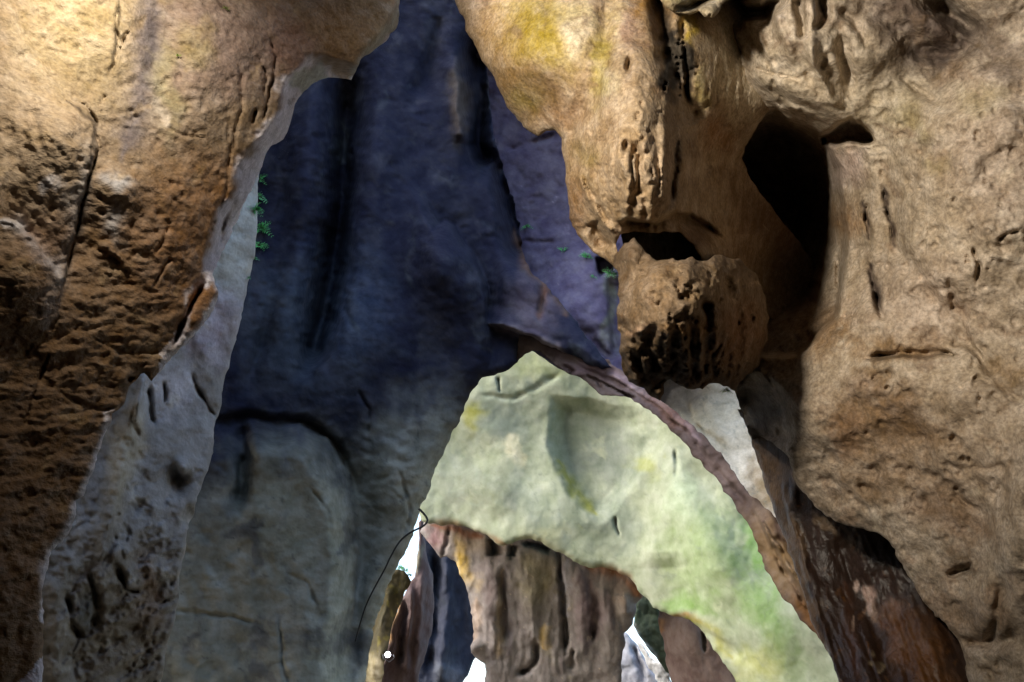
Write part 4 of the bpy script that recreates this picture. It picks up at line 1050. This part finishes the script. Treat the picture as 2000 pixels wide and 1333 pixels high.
rock('tapering_rock_pillar', 'mauve brown rock pillar rising to a point left of the dripstone curtain', 'rock pillar',
     [(818, 1020), (817, 1075), (810, 1127), (802, 1136), (782, 1177), (765, 1217), (757, 1262), (747, 1300), (742, 1333), (730, 1500), (820, 1500), (818, 1320), (835, 1265), (845, 1225), (848, 1170), (846, 1122), (836, 1096), (828, 1052), (830, 1010)],
     [(822, 1030, 44), (815, 1150, 43), (780, 1250, 42), (830, 1250, 43), (790, 1450, 42)], M_CURT, S(86, 72, 72),
     feats=[('line', [(806, 1140), (800, 1220), (790, 1333)], 8, -.5), ('line', [(825, 1120), (822, 1220), (806, 1320)], 9, -.5), ('line', [(790, 1180), (780, 1240), (776, 1300)], 5, .4)], noise=[(1.2, 3, .3, 4, 'fbm'), (.4, 1, .1, 3, 'ridge')],
     colors=[('mottle', 12, 50, .25, S(92, 72, 72), .6), ('stroke', [(802, 1136), (782, 1177), (765, 1217), (757, 1262)], 3, S(176, 140, 90), .5), ('blob', 815, 1090, 14, 40, 0, S(120, 120, 104), .7)], roll=10, thick=1.5, rough=2, seed=71, step=2.4)
rock('mossy_rock_column', 'olive mossy rock column beside the dark wall carrying the lit lamp', 'rock column',
     [(700, 1333), (720, 1200), (745, 1130), (765, 1116), (777, 1112), (790, 1116), (797, 1124), (803, 1136), (784, 1178), (767, 1218), (759, 1262), (749, 1300), (746, 1333), (742, 1500), (680, 1500)],
     [(780, 1115, 40), (795, 1130, 40), (750, 1250, 39), (720, 1400, 38.5), (740, 1140, 40)], M_CURT, S(58, 52, 32),
     feats=[('line', [(765, 1140), (745, 1220), (730, 1320)], 12, -.5)], noise=[(1.2, 2, .3, 4, 'fbm'), (.5, .5, .12, 3, 'fbm')], colors=[('mottle', 16, 30, .2, S(92, 84, 36), .7), ('blob', 735, 1320, 24, 40, 0, S(150, 140, 110), .7)], roll=10, thick=1.5, rough=3, seed=73, step=2.4)
rock('dark_rock_recess', 'dark blue black rock in the gap between the pillar and the dripstone curtain', 'rock',
     [(822, 1012), (860, 1020), (950, 1030), (1000, 1100), (1000, 1260), (940, 1270), (925, 1290), (917, 1312), (904, 1333), (880, 1400), (860, 1500), (780, 1500), (800, 1300), (828, 1200), (824, 1060)],
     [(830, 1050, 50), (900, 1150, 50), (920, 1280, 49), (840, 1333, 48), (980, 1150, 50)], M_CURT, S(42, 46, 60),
     feats=[('line', [(868, 1100), (875, 1200), (860, 1333)], 14, -.8), ('line', [(848, 1080), (852, 1200), (840, 1320)], 8, .7)], noise=[(2, 4, .5, 4, 'fbm'), (.7, 1.2, .15, 3, 'ridge')], colors=[('mottle', 16, 50, .25, S(42, 48, 56), .6), ('blob', 880, 1320, 40, 40, 0, S(110, 116, 128), .6)], roll=14, thick=2, rough=3, seed=79, step=2.6)


# ================================================================== small things
def mesh_obj(name, verts, faces, mat, parent=None, smooth=False, origin=None):
    me = bpy.data.meshes.new(name)
    o0 = Vector(origin) if origin is not None else Vector((0, 0, 0))
    me.from_pydata([Vector(v) - o0 for v in verts], [], faces)
    if smooth:
        for p in me.polygons:
            p.use_smooth = True
    me.materials.append(mat)
    o = bpy.data.objects.new(name, me)
    COL.objects.link(o)
    if parent is not None:
        o.parent = parent
    else:
        o.location = o0
    return o


def tube(pts, radii, n=8):
    vs, fs = [], []
    pts = [Vector(p) for p in pts]
    for i, p in enumerate(pts):
        t = (pts[min(i + 1, len(pts) - 1)] - pts[max(i - 1, 0)]).normalized()
        u = t.cross(Vector((0.3, 1, .2))).normalized()
        w = t.cross(u)
        r = radii[i] if isinstance(radii, (list, tuple)) else radii
        for k in range(n):
            a = 2 * math.pi * k / n
            vs.append(p + (u * math.cos(a) + w * math.sin(a)) * r)
    for i in range(len(pts) - 1):
        for k in range(n):
            fs.append((i * n + k, i * n + (k + 1) % n, (i + 1) * n + (k + 1) % n, (i + 1) * n + k))
    fs.append(tuple(range(n))[::-1])
    fs.append(tuple(range((len(pts) - 1) * n, len(pts) * n)))
    return vs, fs


M_CABLE = plain_material('black_cable', (0.02, 0.018, 0.016), .6)
M_LEAF = plain_material('fern_green', (0.10, 0.42, 0.14), .5, .4, 3)
M_LEAFY = plain_material('moss_yellow_green', (0.22, 0.34, 0.03), .5, .3, 3)
M_MINT = plain_material('fresh_fern_green', (0.20, 0.60, 0.30), .5, .3, 3)
M_STEM = plain_material('fern_stem', (0.05, 0.08, 0.02), .7)
M_METAL = plain_material('lamp_metal', (0.06, 0.06, 0.065), .45, metal=.6)
M_LENS = plain_material('lamp_lens', (0.9, 0.9, 0.9), .3, emit=((0.92, 0.9, 1.0), 25.0))


def hit(px, py, default, off=0.05):
    """Depth of the built rock on a sight line, so that small things sit on it."""
    p = Vector(CAM)
    q = V(px, py, 10.0)
    d = (q - p).normalized()
    ok, loc, nrm, *_ = SC.ray_cast(bpy.context.evaluated_depsgraph_get(), p, d, distance=200)
    if not ok:
        return default
    return float((loc - p).dot(Vector(FWD))) - off


bpy.context.view_layer.update()

# cable hanging down the edge of the dark wall
cp = [(818, 994), (828, 1004), (834, 1013), (834, 1020), (825, 1029), (801, 1041), (780, 1059), (762, 1090), (752, 1111), (727, 1157), (713, 1188), (703, 1220), (694, 1253)]
dd = []
for (a_, b_) in cp:
    h_ = hit(a_, b_, 22.0, .10)
    dd.append(h_ if h_ < 25 else 22.2)
dd = np.convolve(np.r_[dd[0], dd[0], dd, dd[-1], dd[-1]], np.ones(5) / 5, 'valid') - .12
cpts = [V(a_, b_, d_) for (a_, b_), d_ in zip(cp, dd)]
fine_pts = []
for i in range(len(cpts) - 1):
    for k in range(4):
        t = k / 4
        p0, p1, p2, p3 = cpts[max(i - 1, 0)], cpts[i], cpts[i + 1], cpts[min(i + 2, len(cpts) - 1)]
        fine_pts.append(.5 * ((2 * p1) + (p2 - p0) * t + (2 * p0 - 5 * p1 + 4 * p2 - p3) * t * t + (3 * p1 - p0 - 3 * p2 + p3) * t ** 3))
fine_pts.append(cpts[-1])
v_, f_ = tube(fine_pts, [.026 - .010 * i / len(fine_pts) for i in range(len(fine_pts))])
o = mesh_obj('hanging_cable', v_, f_, M_CABLE, smooth=True, origin=cpts[-1])
o['label'] = 'thin black cable looping down the lower right edge of the dark wall'
o['category'] = 'cable'


# ferns
def fern(px, py, size, label, mat, seed, n=9, group='ferns on the rock', d=None, droop=.5):
    rnd = random.Random(seed)
    dep = d if d is not None else hit(px, py, 22.0, .03)
    o0 = V(px, py, dep)
    r = size * 1.15 * K * dep
    n = int(n * 1.5)
    root = bpy.data.objects.new('fern', None)
    root.location = o0
    root.empty_display_size = .1
    COL.objects.link(root)
    root['label'] = label
    root['category'] = 'fern'
    root['group'] = group
    vs, fs, sv, sf = [], [], [], []
    for k in range(n):
        az = rnd.uniform(0, 2 * math.pi)
        L = r * rnd.uniform(.55, 1.1)
        out = Vector((math.cos(az) * .9, -abs(math.sin(az)) * .8 - .15, rnd.uniform(-.5, .9))).normalized()
        pts = []
        for i in range(6):
            t = i / 5
            pts.append(out * L * t + Vector((0, 0, -droop * L * t * t)))
        tv, tf = tube(pts, [r * .022 * (1 - .7 * i / 5) for i in range(6)], 4)
        b0 = len(sv)
        sv += tv
        sf += [tuple(q + b0 for q in f) for f in tf]
        for i in range(1, 6):
            for s in (-1, 1):
                t = (pts[i] - pts[i - 1]).normalized()
                sd_ = t.cross(Vector((rnd.uniform(-.3, .3), -1, .3))).normalized() * s
                ll = L * .34 * (1.15 - i / 6.5) * rnd.uniform(.8, 1.3)
                w = ll * .42
                c = pts[i]
                tip = c + (sd_ + t * .55).normalized() * ll + Vector((0, rnd.uniform(-.2, .2) * ll, -ll * .15))
                md = (c + tip) / 2
                b0 = len(vs)
                vs += [c, md + t * w * .5 + Vector((0, -w * .15, 0)), tip, md - t * w * .5]
                fs.append((b0, b0 + 1, b0 + 2, b0 + 3))
    mesh_obj('foliage', vs, fs, mat, root)
    mesh_obj('stem', sv, sf, M_STEM, root)
    return root


fern(506, 350, 20, 'topmost fern on the edge of the grey rock slope', M_LEAF, 1)
fern(505, 384, 18, 'fern second from the top on the grey slope edge', M_MINT, 2)
fern(502, 411, 26, 'widest fern in the row down the grey slope edge', M_LEAF, 3, 14)
fern(511, 446, 24, 'fern reaching right below the widest one on the slope edge', M_LEAF, 4, 11)
fern(506, 480, 18, 'fern second from the bottom on the grey slope edge', M_LEAF, 5)
fern(498, 506, 11, 'small pale fern low on the grey slope edge', M_MINT, 6, 6)
fern(486, 543, 8, 'tiny lowest fern on the grey slope edge', M_LEAF, 7, 6)
fern(1194, 535, 22, 'bright green fern at the left edge of the hanging bulb', M_MINT, 8, 10, d=10.2)
fern(1028, 443, 15, 'small fern high on the violet wall beside the dark fold', M_LEAF, 9, 7)
fern(1100, 489, 13, 'faint fern in the middle of the violet wall', M_LEAF, 10, 6)
fern(1148, 502, 17, 'fern left of the small black hole on the violet wall', M_LEAF, 11, 8)
fern(1160, 540, 8, 'tiny fern below the small black hole on the violet wall', M_LEAF, 12, 5)
fern(1418, 762, 14, 'yellow green fern tuft under the right side of the bulb', M_LEAFY, 13, 9, d=11.4)
fern(441, 17, 10, 'yellow green moss tuft near the top of the ochre wall', M_LEAFY, 14, 8)
fern(349, 110, 9, 'lower yellow moss tuft on the ochre wall by the grey streak', M_LEAFY, 15, 7)
for i, (px_, py_, s_, lab) in enumerate([(782, 1110, 12, 'leftmost shrub silhouette on top of the mossy column'), (792, 1114, 11, 'middle shrub silhouette on top of the mossy column'), (800, 1124, 9, 'rightmost shrub silhouette on top of the mossy column')]):
    f = fern(px_, py_, s_, lab, M_LEAF, 30 + i, 9, 'shrubs on the mossy column', d=40.4, droop=.1)
    f['category'] = 'shrub'
    f.name = 'shrub'

# the lit lamp on the mossy column
lp = V(758, 1279, 38.2)
lamp = bpy.data.objects.new('cave_lamp', None)
lamp.location = lp
COL.objects.link(lamp)
lamp['label'] = 'small glaring white lamp fixed to the mossy column at the bottom'
lamp['category'] = 'lamp'


def lathe(profile, n=20, ax=Vector((0, -1, -.15))):
    ax = ax.normalized()
    u = ax.cross(Vector((1, 0, 0))).normalized()
    w = ax.cross(u)
    vs, fs = [], []
    for (h_, r_) in profile:
        for k in range(n):
            a = 2 * math.pi * k / n
            vs.append(ax * h_ + (u * math.cos(a) + w * math.sin(a)) * r_)
    for i in range(len(profile) - 1):
        for k in range(n):
            fs.append((i * n + k, i * n + (k + 1) % n, (i + 1) * n + (k + 1) % n, (i + 1) * n + k))
    fs.append(tuple(range(n)))
    fs.append(tuple(range((len(profile) - 1) * n, len(profile) * n)))
    return vs, fs


v_, f_ = lathe([(-.28, .05), (-.2, .08), (-.05, .10), (.02, .125), (.06, .13), (.06, .11)])
mesh_obj('housing', v_, f_, M_METAL, lamp, True)
v_, f_ = lathe([(.065, .10), (.09, .09), (.105, .06), (.11, .01)])
mesh_obj('lens', v_, f_, M_LENS, lamp, True)
v_, f_ = tube([(-.2, .05, 0), (-.21, .2, -.1), (0, .45, -.22), (.21, .2, -.1), (.2, .05, 0)], .02, 6)
mesh_obj('bracket', v_, f_, M_METAL, lamp, True)
ld = bpy.data.lights.new('lamp_light', 'POINT')
ld.energy = 30
ld.color = (.95, .92, 1)
ld.shadow_soft_size = .1
lo = bpy.data.objects.new('lamp_light', ld)
lo.location = lp + Vector((0, -.45, -.05))
COL.objects.link(lo)
print('TRIS', sum(STATS.values()), STATS)
